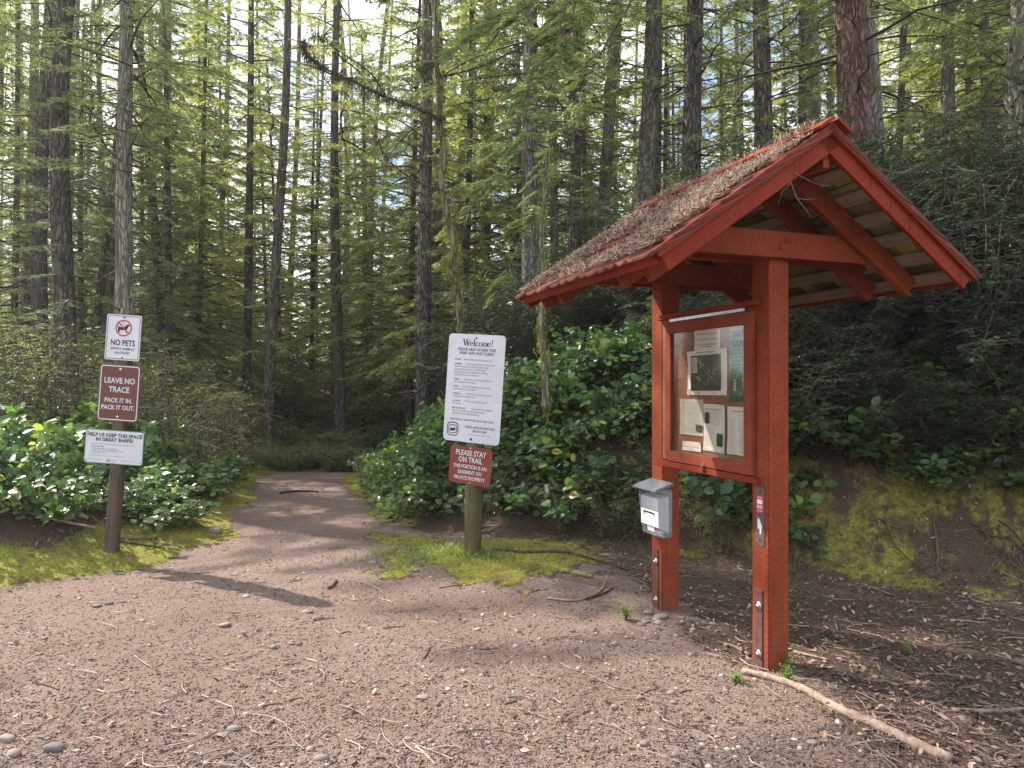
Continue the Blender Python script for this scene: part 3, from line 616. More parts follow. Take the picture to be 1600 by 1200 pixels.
me = tbb.mesh('near boughs'); ob = link('bough', me, (M_NEAR, M_TWIG, M_LICHEN), BOUGH_TREE)
BOUGH_TREE.rotation_euler = (0, R(1.3), 0)
ob.matrix_parent_inverse = Matrix.Rotation(-R(1.3), 4, 'Y')

# curving mossy maple
def smooth_path(pts, n=6):
    P = [Vector(p) for p in pts]; out = []
    for i in range(len(P) - 1):
        p0, p1, p2, p3 = P[max(i - 1, 0)], P[i], P[i + 1], P[min(i + 2, len(P) - 1)]
        for k in range(n):
            t = k / n; out.append(.5 * ((2 * p1) + (p2 - p0) * t + (2 * p0 - 5 * p1 + 4 * p2 - p3) * t * t + (3 * p1 - p0 - 3 * p2 + p3) * t ** 3))
    out.append(P[-1]); return out
D0 = 9.0
mp = [at(x, y, D0) for x, y in [(742, 640), (732, 560), (720, 515), (716, 470), (706, 420), (709, 385), (700, 340), (690, 290), (694, 240), (686, 185), (688, 140), (682, 100), (681, 40), (668, -80), (664, -220)]]
e = empty('maple_tree', mp[0]); e.location.z = H(mp[0].x, mp[0].y); tag(e, 'crooked reddish maple with long arching mossy limb, above the welcome sign', 'tree')
def moss_limb(tb, P, r, rng, mossy=1.0, mi=0):
    P = smooth_path(P); n = len(P); rr = [r[0] + (r[1] - r[0]) * i / (n - 1) for i in range(n)]
    rr = [a * (1 + .22 * math.sin(i * 1.7) * rng.uniform(.3, 1)) for i, a in enumerate(rr)]
    tb.tube(P, rr, 9, .5, mi, True)
    for _ in range(int(n * 26 * mossy)):
        i = rng.integers(0, n); p = np.array(P[i]) + rng.normal(0, .03, 3); o_ = rng.normal(0, 1, 3); o_ /= np.linalg.norm(o_)
        b = p + o_ * rr[i]; l_ = rng.uniform(.02, .07); tip = b + o_ * l_ * .6 + [0, 0, -l_]
        s_ = np.cross(o_, [0, .3, 1.]); s_ /= np.linalg.norm(s_) + 1e-6
        tb.add([b - s_ * .006, b + s_ * .006, tip], [(0, 1, 2)], rng.uniform(0, .7), 2)
rng = np.random.default_rng(9); tb = TB(); off = Vector(e.location)
moss_limb(tb, [p - off for p in mp], (.048, .028), rng, 1.2)
me = tb.mesh('maple trunk', True); link('trunk', me, (M_BARKM, M_TWIG, M_MOSSB), e)
for nm, pl, r, ms in [('limb', [(690, 188, 9), (655, 170, 8.8), (600, 150, 8.6), (560, 131, 8.5), (520, 113, 8.4), (490, 95, 8.3), (474, 78, 8.2), (476, 66, 8.2)], (.022, .008), 1.5), ('limb', [(602, 150, 8.6), (580, 115, 8.6), (545, 90, 8.7), (505, 62, 8.8), (492, 50, 8.8)], (.012, .005), .5), ('limb', [(701, 300, 9), (650, 282, 8.8), (615, 258, 8.6), (595, 232, 8.5), (590, 212, 8.5)], (.014, .006), .4), ('limb', [(690, 120, 9), (760, 100, 9.3), (850, 50, 9.6), (930, -20, 10)], (.016, .008), .5)]:
    tb = TB(); moss_limb(tb, [at(*p) - off for p in pl], r, rng, ms)
    link(nm, tb.mesh('maple limb', True), (M_BARKM, M_TWIG, M_MOSSD), e)
# small mossy stem on the bank right of the welcome sign
b0 = at(850, 600, 7.6); e = empty('sapling', b0); e.location.z = H(b0.x, b0.y); off = Vector(e.location); tag(e, 'thin moss-coated sapling stem on the bank between welcome sign and kiosk', 'tree'); tb = TB()
moss_limb(tb, [at(x, y, 7.6) - off for x, y in [(853, 640), (850, 560), (846, 500), (850, 440), (846, 380), (850, 300), (858, 230)]], (.04, .018), rng, 1.3)
link('trunk', tb.mesh('sapling stem', True), (M_BARKG, M_TWIG, M_MOSSB), e)

# ---- shrubs
LEAF = np.array([(0, 0, 0), (.26, .18, .03), (.33, .52, .035), (.17, .84, .02), (0, 1.0, -.07), (-.17, .84, .02), (-.33, .52, .035), (-.26, .18, .03), (0, .45, -.02)])
LEAFT = np.array([(8, 0, 1), (8, 1, 2), (8, 2, 3), (8, 3, 4), (8, 4, 5), (8, 5, 6), (8, 6, 7), (8, 7, 0)])
def put_leaves(tb, P, D, U, S, rnd, mi=0, tpl=LEAF, tt=LEAFT):
    D = D / np.linalg.norm(D, axis=-1, keepdims=True); X_ = np.cross(D, U); X_ /= np.linalg.norm(X_, axis=-1, keepdims=True) + 1e-9; Zz = np.cross(X_, D)
    V = P[:, None, :] + (X_[:, None, :] * tpl[None, :, 0:1] + D[:, None, :] * tpl[None, :, 1:2] + Zz[:, None, :] * tpl[None, :, 2:3]) * S[:, None, None]
    m, k = len(P), len(tpl); F_ = (tt[None] + (np.arange(m) * k)[:, None, None]).reshape(-1, 3)
    tb.add(V.reshape(-1, 3), F_, np.repeat(rnd, k), mi)
def leafy(name, seed, rx, rz, nst, nleaf, size, mats, hang=.2, flat=.75, up=.5, stemr=.004, spread=1.0):
    rng = np.random.default_rng(seed); tb = TB(); P, D, U, S, Rn = [], [], [], [], []
    for i in range(nst):
        az = rng.uniform(0, 6.28); out_ = rx * math.sqrt(rng.uniform(.02, 1)) * spread; hh = rz * (1.05 - .55 * (out_ / rx) ** 2) * rng.uniform(.45, 1.05)
        k = 8; t = np.linspace(0, 1, k); b = np.array([math.cos(az), math.sin(az), 0]); root = b * out_ * .25 * rng.uniform(.3, 1)
        pts = root + b * ((out_ - .25 * out_) * t ** 1.3)[:, None]; pts[:, 2] = hh * np.sin(t * 1.45) - hang * hh * t ** 3 * .5 - .08
        pts += np.cumsum(rng.normal(0, .02, (k, 3)), 0)
        tb.tube(pts, list(np.linspace(stemr, stemr * .4, k)), 3, .4, 1, False)
        base_r = rng.uniform(0, .75)
        for j in range(nleaf):
            u = rng.uniform(.3, 1.02) ** .8; u = min(u, 1); p = np.array([np.interp(u, t, pts[:, q_]) for q_ in range(3)])
            tan = pts[min(k - 1, int(u * k))] - pts[max(0, int(u * k) - 2)]; tan = tan / (np.linalg.norm(tan) + 1e-6)
            s_ = np.cross(tan, [0, 0, 1.]); s_ /= np.linalg.norm(s_) + 1e-6
            d = tan * .5 + s_ * (1 if j % 2 else -1) * rng.uniform(.5, 1) + rng.normal(0, .25, 3); d[2] -= hang
            P.append(p + rng.normal(0, size * .35, 3)); D.append(d); U.append(np.array([0, 0, flat]) + rng.normal(0, .38, 3) + b * up * .5)
            S.append(size * rng.uniform(.55, 1.2)); Rn.append(min(1, max(0, base_r + rng.normal(0, .17) + (.3 if rng.random() < .08 else 0))))
    put_leaves(tb, *map(np.array, (P, D, U, S, Rn)))
    me = tb.mesh(name)
    for m_ in mats: me.materials.append(m_)
    return me
SALAL = [leafy('salal', 200 + i, .62, (.62, .72, .55, .66)[i], (44, 30, 50, 36)[i], (15, 17, 13, 15)[i], (.105, .118, .082, .095)[i], (M_SALAL, M_TWIG), up=(.5, .2, .7, .4)[i], spread=(1, 1.15, .95, 1.05)[i]) for i in range(4)]
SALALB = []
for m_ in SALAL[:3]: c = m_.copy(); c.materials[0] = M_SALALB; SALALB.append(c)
SMALLT = np.array([(0, 0, 0), (.30, .5, .03), (0, 1, -.03), (-.30, .5, .03)]); SMALLF = np.array([(0, 1, 2), (0, 2, 3)])
def huck(name, seed, rx, rz, nst, ntw, size, mats, nl=16, arch=1.0):
    rng = np.random.default_rng(seed); tb = TB(); P, D, U, S, Rn = [], [], [], [], []
    for i in range(nst):
        az = rng.uniform(0, 6.28); out_ = rx * math.sqrt(rng.uniform(.05, 1)); hh = rz * rng.uniform(.45, 1.1); k = 8; t = np.linspace(0, 1, k)
        b = np.array([math.cos(az), math.sin(az), 0]); pts = b * (out_ * t ** 1.5)[:, None]; pts[:, 2] = hh * np.sin(t * (1.35 + .3 * arch)) - .1; pts += np.cumsum(rng.normal(0, .03, (k, 3)), 0)
        tb.tube(pts, list(np.linspace(.008, .002, k)), 3, .4, 1, False)
        for j in range(ntw):
            u = rng.uniform(.10, 1); p = np.array([np.interp(u, t, pts[:, q_]) for q_ in range(3)]); d = b * .6 + rng.normal(0, .7, 3); d[2] = rng.uniform(-.35, .25); d /= np.linalg.norm(d); ln = rng.uniform(.12, .38)
            s_ = np.cross(d, [0, 0, 1.]); s_ /= np.linalg.norm(s_); rb = rng.uniform(0, .8)
            tb.tube([p, p + d * ln * .5, p + d * ln + [0, 0, -.02]], [.003, .002, .001], 3, .5, 1, False)
            uu = rng.uniform(.1, 1, nl); sg = np.where(np.arange(nl) % 2, 1, -1)[:, None]
            P.append(p + d * (ln * uu)[:, None]); D.append(d * .5 + s_ * sg + rng.normal(0, .15, (nl, 3))); U.append(np.array([0, 0, 1.]) + rng.normal(0, .3, (nl, 3))); S.append(size * rng.uniform(.7, 1.2, nl)); Rn.append(np.clip(rb + rng.normal(0, .15, nl), 0, 1))
    put_leaves(tb, *map(np.concatenate, (P, D, U, S, Rn)), 0, SMALLT, SMALLF); me = tb.mesh(name)
    for m_ in mats: me.materials.append(m_)
    return me
HUCK = [huck('huckleberry', 300 + i, .85, 1.25, 28, 26, .036, (M_HUCK, M_TWIG)) for i in range(3)]
BARE = [huck('twiggy shrub', 320 + i, .8, 1.5, 26, 15, .030, (M_SHRUB, M_TWIG), 7, .2) for i in range(2)]
BRUSH = [huck('pale brush', 330 + i, 1.0, 1.1, 26, 20, .045, (M_LIGHT, M_TWIG), 14) for i in range(2)]
def plant(name, label, cat, me, x, y, s=1.0, sz=None, group=None, dz=0, tilt=(0, 0)):
    ob = bpy.data.objects.new(name, me); COL.objects.link(ob); ob.location = (x, y, H(x, y) + dz); ob.scale = (s, s, sz or s)
    ob.rotation_euler = (tilt[0], tilt[1], RND.uniform(0, 6.28)); return tag(ob, label, cat, group)
# left salal thicket
LS = []
for i in range(46):
    for _ in range(60):
        x = RND.uniform(-8.2, -3.0); y = RND.uniform(6.3, 12.5)
        l = float(sdist(np.array([x]), np.array([y]), LEFT)[0])
        if l < .38 + (.25 if y < 7.2 else .0): continue
        if abs(x / y) > .85 or (y < 6.95 and -4.15 < x < -3.0): continue
        if any((x - a) ** 2 + (y - b) ** 2 < .55 ** 2 for a, b in LS): continue
        LS.append((x, y)); front = l < 1.2
        sc_ = RND.uniform(.8, 1.1) * (1.0 if not front else .82)
        sunny = y > 7.5 and x < -4.2  # these shrubs take the leaf copy with sunlight in its colour
        where_ = ('along the front edge of the thicket behind the left sign post' if y < 8 and front else 'beside the left edge of the trail' if front else 'in the sunny upper part of the thicket at the left edge' if sunny else 'in the middle of the left thicket')
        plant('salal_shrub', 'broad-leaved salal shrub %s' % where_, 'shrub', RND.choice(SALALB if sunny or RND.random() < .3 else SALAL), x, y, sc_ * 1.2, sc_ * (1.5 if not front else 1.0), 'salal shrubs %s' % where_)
        break
# right bank
RB = []
def bank(n, xr, yr, smin, smax, meshes, name, what, where_, sc, szf=1, mind=.55, cond=None):
    for i in range(n):
        for _ in range(80):
            x = RND.uniform(*xr); y = RND.uniform(*yr); s = float(sdist(np.array([x]), np.array([y]), BANK)[0])
            if not (smin <= s <= smax): continue
            if abs(x / y) > .86: continue
            if cond and not cond(x, y): continue
            if any((x - a) ** 2 + (y - b) ** 2 < mind ** 2 for a, b in RB): continue
            RB.append((x, y)); q_ = RND.uniform(*sc)
            plant(name, '%s %s' % (what, where_), 'shrub', RND.choice(meshes), x, y, q_, q_ * szf, '%s %s' % (what + 's', where_), tilt=(RND.gauss(.1, .08), 0)); break
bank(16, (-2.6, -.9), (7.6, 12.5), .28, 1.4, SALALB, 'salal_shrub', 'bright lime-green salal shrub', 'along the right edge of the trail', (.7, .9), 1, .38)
bank(22, (-1.6, 1.1), (6.9, 10), .35, 2.2, SALAL + SALALB[:1], 'salal_shrub', 'dark-leaved salal shrub', 'on the bank behind the welcome sign', (.85, 1.15), 1.05, .42)
bank(22, (.0, 3.2), (6.2, 10), .6, 3.4, SALAL, 'salal_shrub', 'glossy salal shrub', 'on the bank seen left of and through the kiosk posts', (.9, 1.2), 1.05, .5)
bank(26, (-3, 3.6), (8, 16), 1.6, 7, HUCK, 'huckleberry_shrub', 'small-leaved evergreen huckleberry shrub', 'higher on the bank behind welcome sign and kiosk', (.95, 1.3), 1.1, .8)
bank(46, (1.4, 8), (5.2, 10.5), 1.0, 4.0, HUCK, 'huckleberry_shrub', 'dark small-leaved huckleberry shrub', 'on the shaded slope right of the kiosk', (1.0, 1.5), 1.25, .55)
bank(24, (1.6, 6.4), (5.0, 8), .75, 1.6, SALAL, 'salal_shrub', 'overhanging salal shrub', 'at the lip of the mossy cut bank right of the kiosk', (.6, .85), .9, .33)
bank(22, (2.5, 13), (9, 17), 3.5, 9, HUCK + BRUSH[:1], 'huckleberry_shrub', 'tall backlit evergreen shrub', 'under the trunks right of the kiosk roof', (.9, 1.25), 1.0, .9)
RB.clear()
bank(34, (1.9, 7.5), (4.6, 9), .85, 2.6, HUCK, 'huckleberry_shrub', 'dense low huckleberry shrub', 'hanging over the cut bank right of the kiosk', (.62, .9), 1.0, .38)
bank(18, (1.5, 7), (4.6, 8.5), .8, 1.5, SALAL, 'salal_shrub', 'trailing dark salal shrub', 'drooping over the mossy bank right of the kiosk', (.6, .85), .85, .28)
bank(14, (-.9, 1.6), (6.8, 10), .6, 2.6, SALALB, 'salal_shrub', 'sunlight-tinted yellow-green salal shrub', 'on the bank right of the welcome sign', (.8, 1.1), 1.1, .3)
bank(12, (-.2, 2.2), (6.0, 8.5), .12, .7, BARE, 'twiggy_shrub', 'low brown twig tangle', 'at the bank foot between welcome sign and kiosk', (.38, .55), .8, .2)
bank(10, (.0, 3.0), (6.0, 8.5), .45, 1.1, SALAL, 'salal_shrub', 'low trailing salal shrub', 'at the bank foot behind the kiosk posts', (.5, .7), .9, .2)
# brush beyond the trail and under the forest
for px, d, s_, wh in [(395, 14.2, .8, 0), (420, 15.5, .85, 0), (445, 15.2, .85, 0), (470, 15.6, .95, 0), (495, 16.2, 1.0, 0), (520, 15.4, 1.0, 0), (545, 15, 1.0, 0), (380, 13.2, .8, 0), (410, 17.5, 1.1, 0), (450, 18, 1.2, 0), (490, 18.6, 1.2, 0), (530, 18, 1.3, 0), (360, 16, 1.2, 0), (575, 16.5, 1.4, 0)]:
    x = (px - 800) / 1110 * d; s_ *= .64
    plant('brush_shrub', 'grey-green brush shrub where the trail bends out of sight', 'shrub', RND.choice(HUCK[:1] + BRUSH * 2), x, d, s_, s_ * .85, 'brush at the end of the trail')
for px, d, s_ in [(270, 9.6, 1.05), (310, 10.2, 1.0), (345, 11.5, .95), (240, 11, 1.1), (370, 13, .9)]:
    x = (px - 800) / 1110 * d
    plant('twiggy_shrub', 'half-bare brown twiggy shrub right of the left sign post above the salal', 'shrub', RND.choice(BARE), x, d, s_, s_ * 1.05, 'twiggy shrubs right of the left sign post')
for px, d, s_ in [(15, 9.5, 1.2), (60, 10.2, 1.25), (100, 9.8, 1.2), (140, 11, 1.2), (-20, 11, 1.3), (185, 12, 1.1)]:
    x = (px - 800) / 1110 * d
    plant('twiggy_shrub', 'arching twiggy shrub with tiny yellow-green leaves at the left edge', 'shrub', RND.choice(BARE), x, d, s_, s_ * 1.05, 'arching shrubs at the left edge')
for i in range(64):
    d = RND.uniform(13, 34); px = RND.uniform(-40, 1640) if i < 46 else RND.uniform(360, 640)
    if i >= 46: d = RND.uniform(21, 30)
    if 350 < px < 620 and d < 21: continue
    if px > 560 and d < 16: continue
    x = (px - 800) / 1110 * d; s_ = RND.uniform(1.1, 1.8)
    plant('brush_shrub', 'understory shrub on the forest floor %s' % where(px), 'shrub', RND.choice(BRUSH * 2 + HUCK[:1]), x, d, s_, s_ * 1.1, 'understory shrubs %s' % where(px))
# overhanging salal sprig at the right, above the slope
def haze(d):
    qb = QB(); qb.box(-90, 90, -12, 100, -14, 40); m = bpy.data.materials.new('haze'); m.use_nodes = True; t = m.node_tree; t.nodes.clear(); out = t.nodes.new('ShaderNodeOutputMaterial')
    v = t.nodes.new('ShaderNodeVolumePrincipled'); v.inputs['Density'].default_value = d; v.inputs['Color'].default_value = (.93, .95, .97, 1); v.inputs['Anisotropy'].default_value = .35
    t.links.new(v.outputs[0], out.inputs['Volume']); tag(qb.build('haze', m), kind='stuff', label='pale forest air')
haze(.0009)
# ------------------------------------------------------------------ text
def text_verts(s, size, bold=0.0, align='CENTER', cond=1.0):
    cu = bpy.data.curves.new('t', 'FONT'); cu.body = s; cu.size = size; cu.align_x = align; cu.offset = bold * size; cu.resolution_u = 3
    ob = bpy.data.objects.new('t', cu); me = bpy.data.meshes.new_from_object(ob)
    V = [(v.co.x * cond, v.co.y) for v in me.vertices]; F_ = [tuple(p.vertices) for p in me.polygons]
    bpy.data.objects.remove(ob); bpy.data.curves.remove(cu); bpy.data.meshes.remove(me); return V, F_
class Print:                             # flat print on a sheet facing -Y (or any frame via f)
    def __init__(s, f): s.V = []; s.F = []; s.f = f
    def text(s, body, x, z, size, bold=.0, align='CENTER', cond=1.0, rot=0):
        V, F_ = text_verts(body, size, bold, align, cond); n = len(s.V); c, q_ = math.cos(rot), math.sin(rot)
        s.V += [s.f(x + a * c - b * q_, z + a * q_ + b * c) for a, b in V]; s.F += [tuple(n + i for i in f_) for f_ in F_]; return s
    def poly(s, pts):
        n = len(s.V); s.V += [s.f(*p) for p in pts]; s.F.append(tuple(n + i for i in range(len(pts)))); return s
    def rect(s, x0, x1, z0, z1): return s.poly([(x0, z0), (x1, z0), (x1, z1), (x0, z1)])
    def ring(s, cx, cz, r0, r1, n=28, a0=0, a1=6.2832, sx=1):
        for i in range(n):
            a, b = a0 + (a1 - a0) * i / n, a0 + (a1 - a0) * (i + 1) / n
            s.poly([(cx + r0 * math.cos(a) * sx, cz + r0 * math.sin(a)), (cx + r1 * math.cos(a) * sx, cz + r1 * math.sin(a)), (cx + r1 * math.cos(b) * sx, cz + r1 * math.sin(b)), (cx + r0 * math.cos(b) * sx, cz + r0 * math.sin(b))])
        return s
    def stroke(s, pts, th, tn):          # contrast stroke: thick where it runs upright, thin where level
        P = [Vector(p) for p in pts]; n = len(P); Lh = []
        for i in range(n):
            d = (P[min(i + 1, n - 1)] - P[max(i - 1, 0)]).normalized(); w_ = (tn + (th - tn) * abs(d.y) ** 1.5) / 2; m_ = Vector((-d.y, d.x)) * w_
            Lh.append((P[i] + m_, P[i] - m_))
        for i in range(n - 1): s.poly([tuple(Lh[i][0]), tuple(Lh[i + 1][0]), tuple(Lh[i + 1][1]), tuple(Lh[i][1])])
        return s
    def build(s, name, mat, parent):
        me = bpy.data.meshes.new(name); me.from_pydata(s.V, [], s.F); me.update(); return link(name, me, (mat,), parent)
def rrect(x0, x1, z0, z1, r, n=6):
    pts = []
    for cx, cz, a in ((x1 - r, z0 + r, -90), (x1 - r, z1 - r, 0), (x0 + r, z1 - r, 90), (x0 + r, z0 + r, 180)):
        for i in range(n + 1): t = R(a + 90 * i / n); pts.append((cx + r * math.cos(t), cz + r * math.sin(t)))
    return pts
def sheet(name, x0, x1, z0, z1, r, y, th, mat, parent):
    qb = QB(); qb.prism([(a, y, b) for a, b in rrect(x0, x1, z0, z1, r)], (0, th, 0)); return qb.build(name, mat, parent)
def border(pr, x0, x1, z0, z1, r, w_):
    a = rrect(x0, x1, z0, z1, r); b = rrect(x0 + w_, x1 - w_, z0 + w_, z1 - w_, max(r - w_, .001))
    for i in range(len(a)): j = (i + 1) % len(a); pr.poly([a[i], a[j], b[j], b[i]])
    return pr
def bolt(parent, x, z, y, r=.009, mat=M_STEEL, name='bolt'):
    tb = TB(); n = 12; V = []
    for rr, dy in ((r, 0), (r, -.002), (r * .6, -.004), (.0001, -.005)):
        V += [(x + rr * math.cos(2 * math.pi * k / n), y + dy, z + rr * math.sin(2 * math.pi * k / n)) for k in range(n)]
    F_ = []
    for i in range(3):
        for k in range(n): a, b = i * n + k, i * n + (k + 1) % n; F_ += [(a, b, b + n), (a, b + n, a + n)]
    tb.add(V, F_, .5, 0); return link(name, tb.mesh('bolt', True), (mat,), parent)
def post_mesh(name, w_, d_, h, mat, parent, seed):
    rng = np.random.default_rng(seed); tb = TB(); k = 24; V = []
    ring_ = [(-.5, -.5), (-.2, -.5), (.1, -.5), (.5, -.5), (.5, -.1), (.5, .2), (.5, .5), (.1, .5), (-.5, .5), (-.5, 0)]; m_ = len(ring_)
    for i in range(k + 1):
        z = -.3 + (h + .3) * i / k
        for a, b in ring_: V.append((a * w_ + rng.normal(0, .0015), b * d_ + rng.normal(0, .0015), z))
    F_ = []
    for i in range(k):
        for j in range(m_): a, b = i * m_ + j, i * m_ + (j + 1) % m_; F_ += [(a, b, b + m_), (a, b + m_, a + m_)]
    for j in range(1, m_ - 1): F_.append((k * m_, k * m_ + j, k * m_ + j + 1))
    tb.add(V, F_); return link(name, tb.mesh(name), (mat,), parent)

# ------------------------------------------------------------------ left sign post
dL = 5.9; K_ = dL / 1110
bL = at(174.5, 862, dL); b2 = at(174.5, 862, 6.5); e = empty('sign_post', b2, (0, R(4.0), 0)); e.scale = (6.5 / 5.9,) * 3; tag(e, 'leaning weathered post with three signs, topped by the no pets sign', 'sign post')
zb = 0
post_mesh('post', .082, .09, 1.6 - .0 + (600 - 482) * K_ - bL.z, M_POST, e, 3)
yF = -.045
def pl(px, py):                          # photograph px -> local coordinates on the leaning post
    v = Vector(((px - 174.5) * K_, 0, (862 - py) * K_)); c, s_ = math.cos(R(4.0)), math.sin(R(4.0)); return v.x * c - v.z * s_, v.x * s_ + v.z * c + zb
def fr(cx, cz, y): return lambda a, b: (cx + a, y, cz + b)
# no pets
cx, cz = pl(197.5, 528); s1 = sheet('sign_panel', cx - .143, cx + .143, cz - .187, cz + .187, .012, yF - .004, .003, M_WHITE, e); tag(s1, 'white no pets sign with red crossed-out dog')
f1 = fr(cx, cz, yF - .0055); pr = Print(f1); border(pr, -.134, .134, -.178, .178, .008, .004)
pr.text('NO PETS', 0, -.066, .066, .02, cond=.78).text('SERVICE ANIMALS', 0, -.103, .029, .004, cond=.86).text('ALLOWED', 0, -.137, .029, .004, cond=.9)
dog = [(-.048, .062), (-.056, .078), (-.052, .080), (-.040, .068), (-.010, .066), (.012, .072), (.024, .088), (.034, .094), (.046, .090), (.056, .082), (.052, .078), (.040, .076), (.036, .062), (.026, .050), (.024, .028), (.030, .022), (.020, .022), (.018, .042), (.004, .040), (-.022, .042), (-.034, .040), (-.030, .030), (-.040, .020), (-.030, .018), (-.050, .018), (-.046, .028), (-.050, .044)]
dog = [(a * .95, b * .95 + .022) for a, b in dog]; pr.poly(dog); pr.stroke([(-.012, .135), (-.004, .112), (.012, .098), (.022, .098)], .003, .003)
pr.build('lettering', M_BLACK, s1)
pr = Print(fr(cx, cz, yF - .0065)); pr.ring(0, .078, .058, .068, 40); c45 = .7071 * .062
pr.poly([(-c45 - .003, .078 + c45 - .004), (c45 - .004, .078 - c45 - .003), (c45 + .003, .078 - c45 + .004), (-c45 + .004, .078 + c45 + .003)]); pr.build('prohibition_ring', M_SIGNRED, s1)
bolt(s1, cx, cz + .165, yF - .004, .008, M_RUSTY); bolt(s1, cx + .002, cz - .168, yF - .004, .007, M_RUSTY)
# leave no trace
cx, cz = pl(191, 614); s2 = sheet('sign_panel', cx - .169, cx + .169, cz - .234, cz + .234, .03, yF - .005, .003, M_BROWN, e); tag(s2, 'brown leave no trace sign with white border')
pr = Print(fr(cx, cz, yF - .0065)); border(pr, -.160, .160, -.225, .225, .024, .008)
for t_, z, s_ in (('LEAVE NO', .080, .064), ('TRACE', .006, .064), ('PACK IT IN.', -.078, .051), ('PACK IT OUT.', -.137, .051)): pr.text(t_, 0, z, s_, .022, cond=.86)
pr.build('lettering', M_WHITE, s2); bolt(s2, cx, cz + .195, yF - .005, .012); bolt(s2, cx, cz - .198, yF - .005, .012)
# help us keep
cx, cz = pl(183.5, 698); s3 = sheet('sign_panel', cx - .243, cx + .243, cz - .141, cz + .141, .022, yF - .004, .003, M_GREEN, e); tag(s3, 'white great shape sign with green edge')
s3b = sheet('sign_face', cx - .236, cx + .236, cz - .134, cz + .134, .018, yF - .006, .0018, M_WHITE, s3)
pr = Print(fr(cx, cz, yF - .0075)); pr.text('HELP US KEEP THIS SPACE', 0, .083, .040, .028, cond=.98).text('IN GREAT SHAPE!', 0, .046, .040, .028, cond=.98)
pr.build('lettering', M_BLACK, s3); pr = Print(fr(cx, cz, yF - .0078))
pr.text('Every effort we make to maintain this public space is a shared community project', -.19, .018, .0125, 0, 'LEFT', .86).text("It's Quick & Easy:", -.19, -.004, .016, .01, 'LEFT')
for i, t_ in enumerate(('1.  Scan today with your mobile phone', '2.  Select the location and describe the issue', '3.  Submit your report')): pr.text(t_, -.19, -.022 - i * .017, .0145, 0, 'LEFT')
pr.text('Tag Number: tells the location for park maintenance requests', -.19, -.078, .012, 0, 'LEFT', .95).text('Visit our parks web page', -.20, -.112, .011, 0, 'LEFT').text('parks office  |  360-337-5350', .06, -.112, .011, 0, 'LEFT')
border(pr, -.055, -.02, -.125, -.10, .005, .003); pr.rect(-.045, -.03, -.117, -.108); pr.text('PARKS', .012, -.115, .012, .01)
pr.build('fine_print', M_INK, s3)
for a, b in ((-.222, .115), (.222, .115), (-.222, -.118), (.222, -.118), (.0, .125), (0, -.13)): bolt(s3, cx + a, cz + b, yF - .006, .005, M_RUSTY if a else M_STEEL)

# ------------------------------------------------------------------ centre sign post
dC = 5.75; K_ = dC / 1110; yaw = R(-25)
bC = at(738, 862, dC); b2 = at(738, 862, 6.3); e = empty('sign_post', b2, (0, R(1.7), yaw)); e.scale = (6.3 / 5.75,) * 3; tag(e, 'mossy wood post in the grass carrying the tall white welcome sign', 'sign post')
zb = 0
post_mesh('post', .09, .13, 1.6 + (600 - 520) * K_ - bC.z, M_POSTG, e, 4); yF = -.065
def rotp(pr_f, cx, cz, y, rot):
    c, s_ = math.cos(-rot), math.sin(-rot); return lambda a, b: (cx + a * c - b * s_, y, cz + a * s_ + b * c)
def sheet_r(name, w_, h, r, y, th, mat, parent, f):
    pts = [f(a, b) for a, b in rrect(-w_ / 2, w_ / 2, -h / 2, h / 2, r)]; qb = QB(); qb.prism([(p[0], y, p[2]) for p in pts], (0, th, 0)); return qb.build(name, mat, parent)
rot = R(2.4); cz = (862 - 607) * K_ + zb; cx = .012
f = rotp(None, cx, cz, yF - .006, rot); w1 = sheet_r('sign_panel', .51, .865, .035, yF - .005, .004, M_WHITE, e, f); tag(w1, 'tall white welcome sign with park rules')
pr = Print(f)
# Welcome! drawn in high-contrast serif strokes
def ell(cx_, cz_, rx, rz, a0, a1, n=14): return [(cx_ + rx * math.cos(R(a0 + (a1 - a0) * i / n)), cz_ + rz * math.sin(R(a0 + (a1 - a0) * i / n))) for i in range(n + 1)]
zB = .340; X0 = -.122; th, tn = .0115, .0028; xh = .030; ch_ = .052
def ln(*p): pr.stroke([(X0 + a, zB + b) for a, b in p], th, tn)
def hl(x0, x1, z): pr.rect(X0 + x0, X0 + x1, zB + z - .0013, zB + z + .0013)
ln((.004, ch_), (.020, 0)); pr.stroke([(X0 + .020, zB), (X0 + .034, zB + ch_)], .004, .003); ln((.030, ch_), (.046, 0)); pr.stroke([(X0 + .046, zB), (X0 + .060, zB + ch_)], .004, .003); hl(-.002, .014, ch_); hl(.026, .038, ch_); hl(.052, .068, ch_)
def E_(x): pr.stroke([(X0 + a, zB + b) for a, b in ell(x, xh / 2, .013, xh / 2, 5, 320)], .009, tn); hl(x - .011, x + .013, xh * .55)
E_(.076); pr.rect(X0 + .097, X0 + .106, zB, zB + ch_); hl(.092, .111, 0); hl(.092, .102, ch_)
pr.stroke([(X0 + a, zB + b) for a, b in ell(.127, xh / 2, .013, xh / 2, 40, 325)], .009, tn)
pr.stroke([(X0 + a, zB + b) for a, b in ell(.157, xh / 2, .0135, xh / 2, 0, 360, 20)], .009, tn)
for x in (.178, .194, .210): pr.rect(X0 + x, X0 + x + .007, zB, zB + xh * .8); hl(x - .004, x + .011, 0)
for x in (.1815, .1975): pr.stroke([(X0 + a, zB + b) for a, b in ell(x + .009, xh * .78, .009, xh * .2, 170, 10, 8)], .007, tn)
hl(.173, .184, xh); E_(.234); pr.poly([(X0 + .256, zB + ch_), (X0 + .266, zB + ch_), (X0 + .262, zB + .014), (X0 + .260, zB + .014)]); pr.ring(X0 + .261, zB + .004, 0.0001, .005, 10)
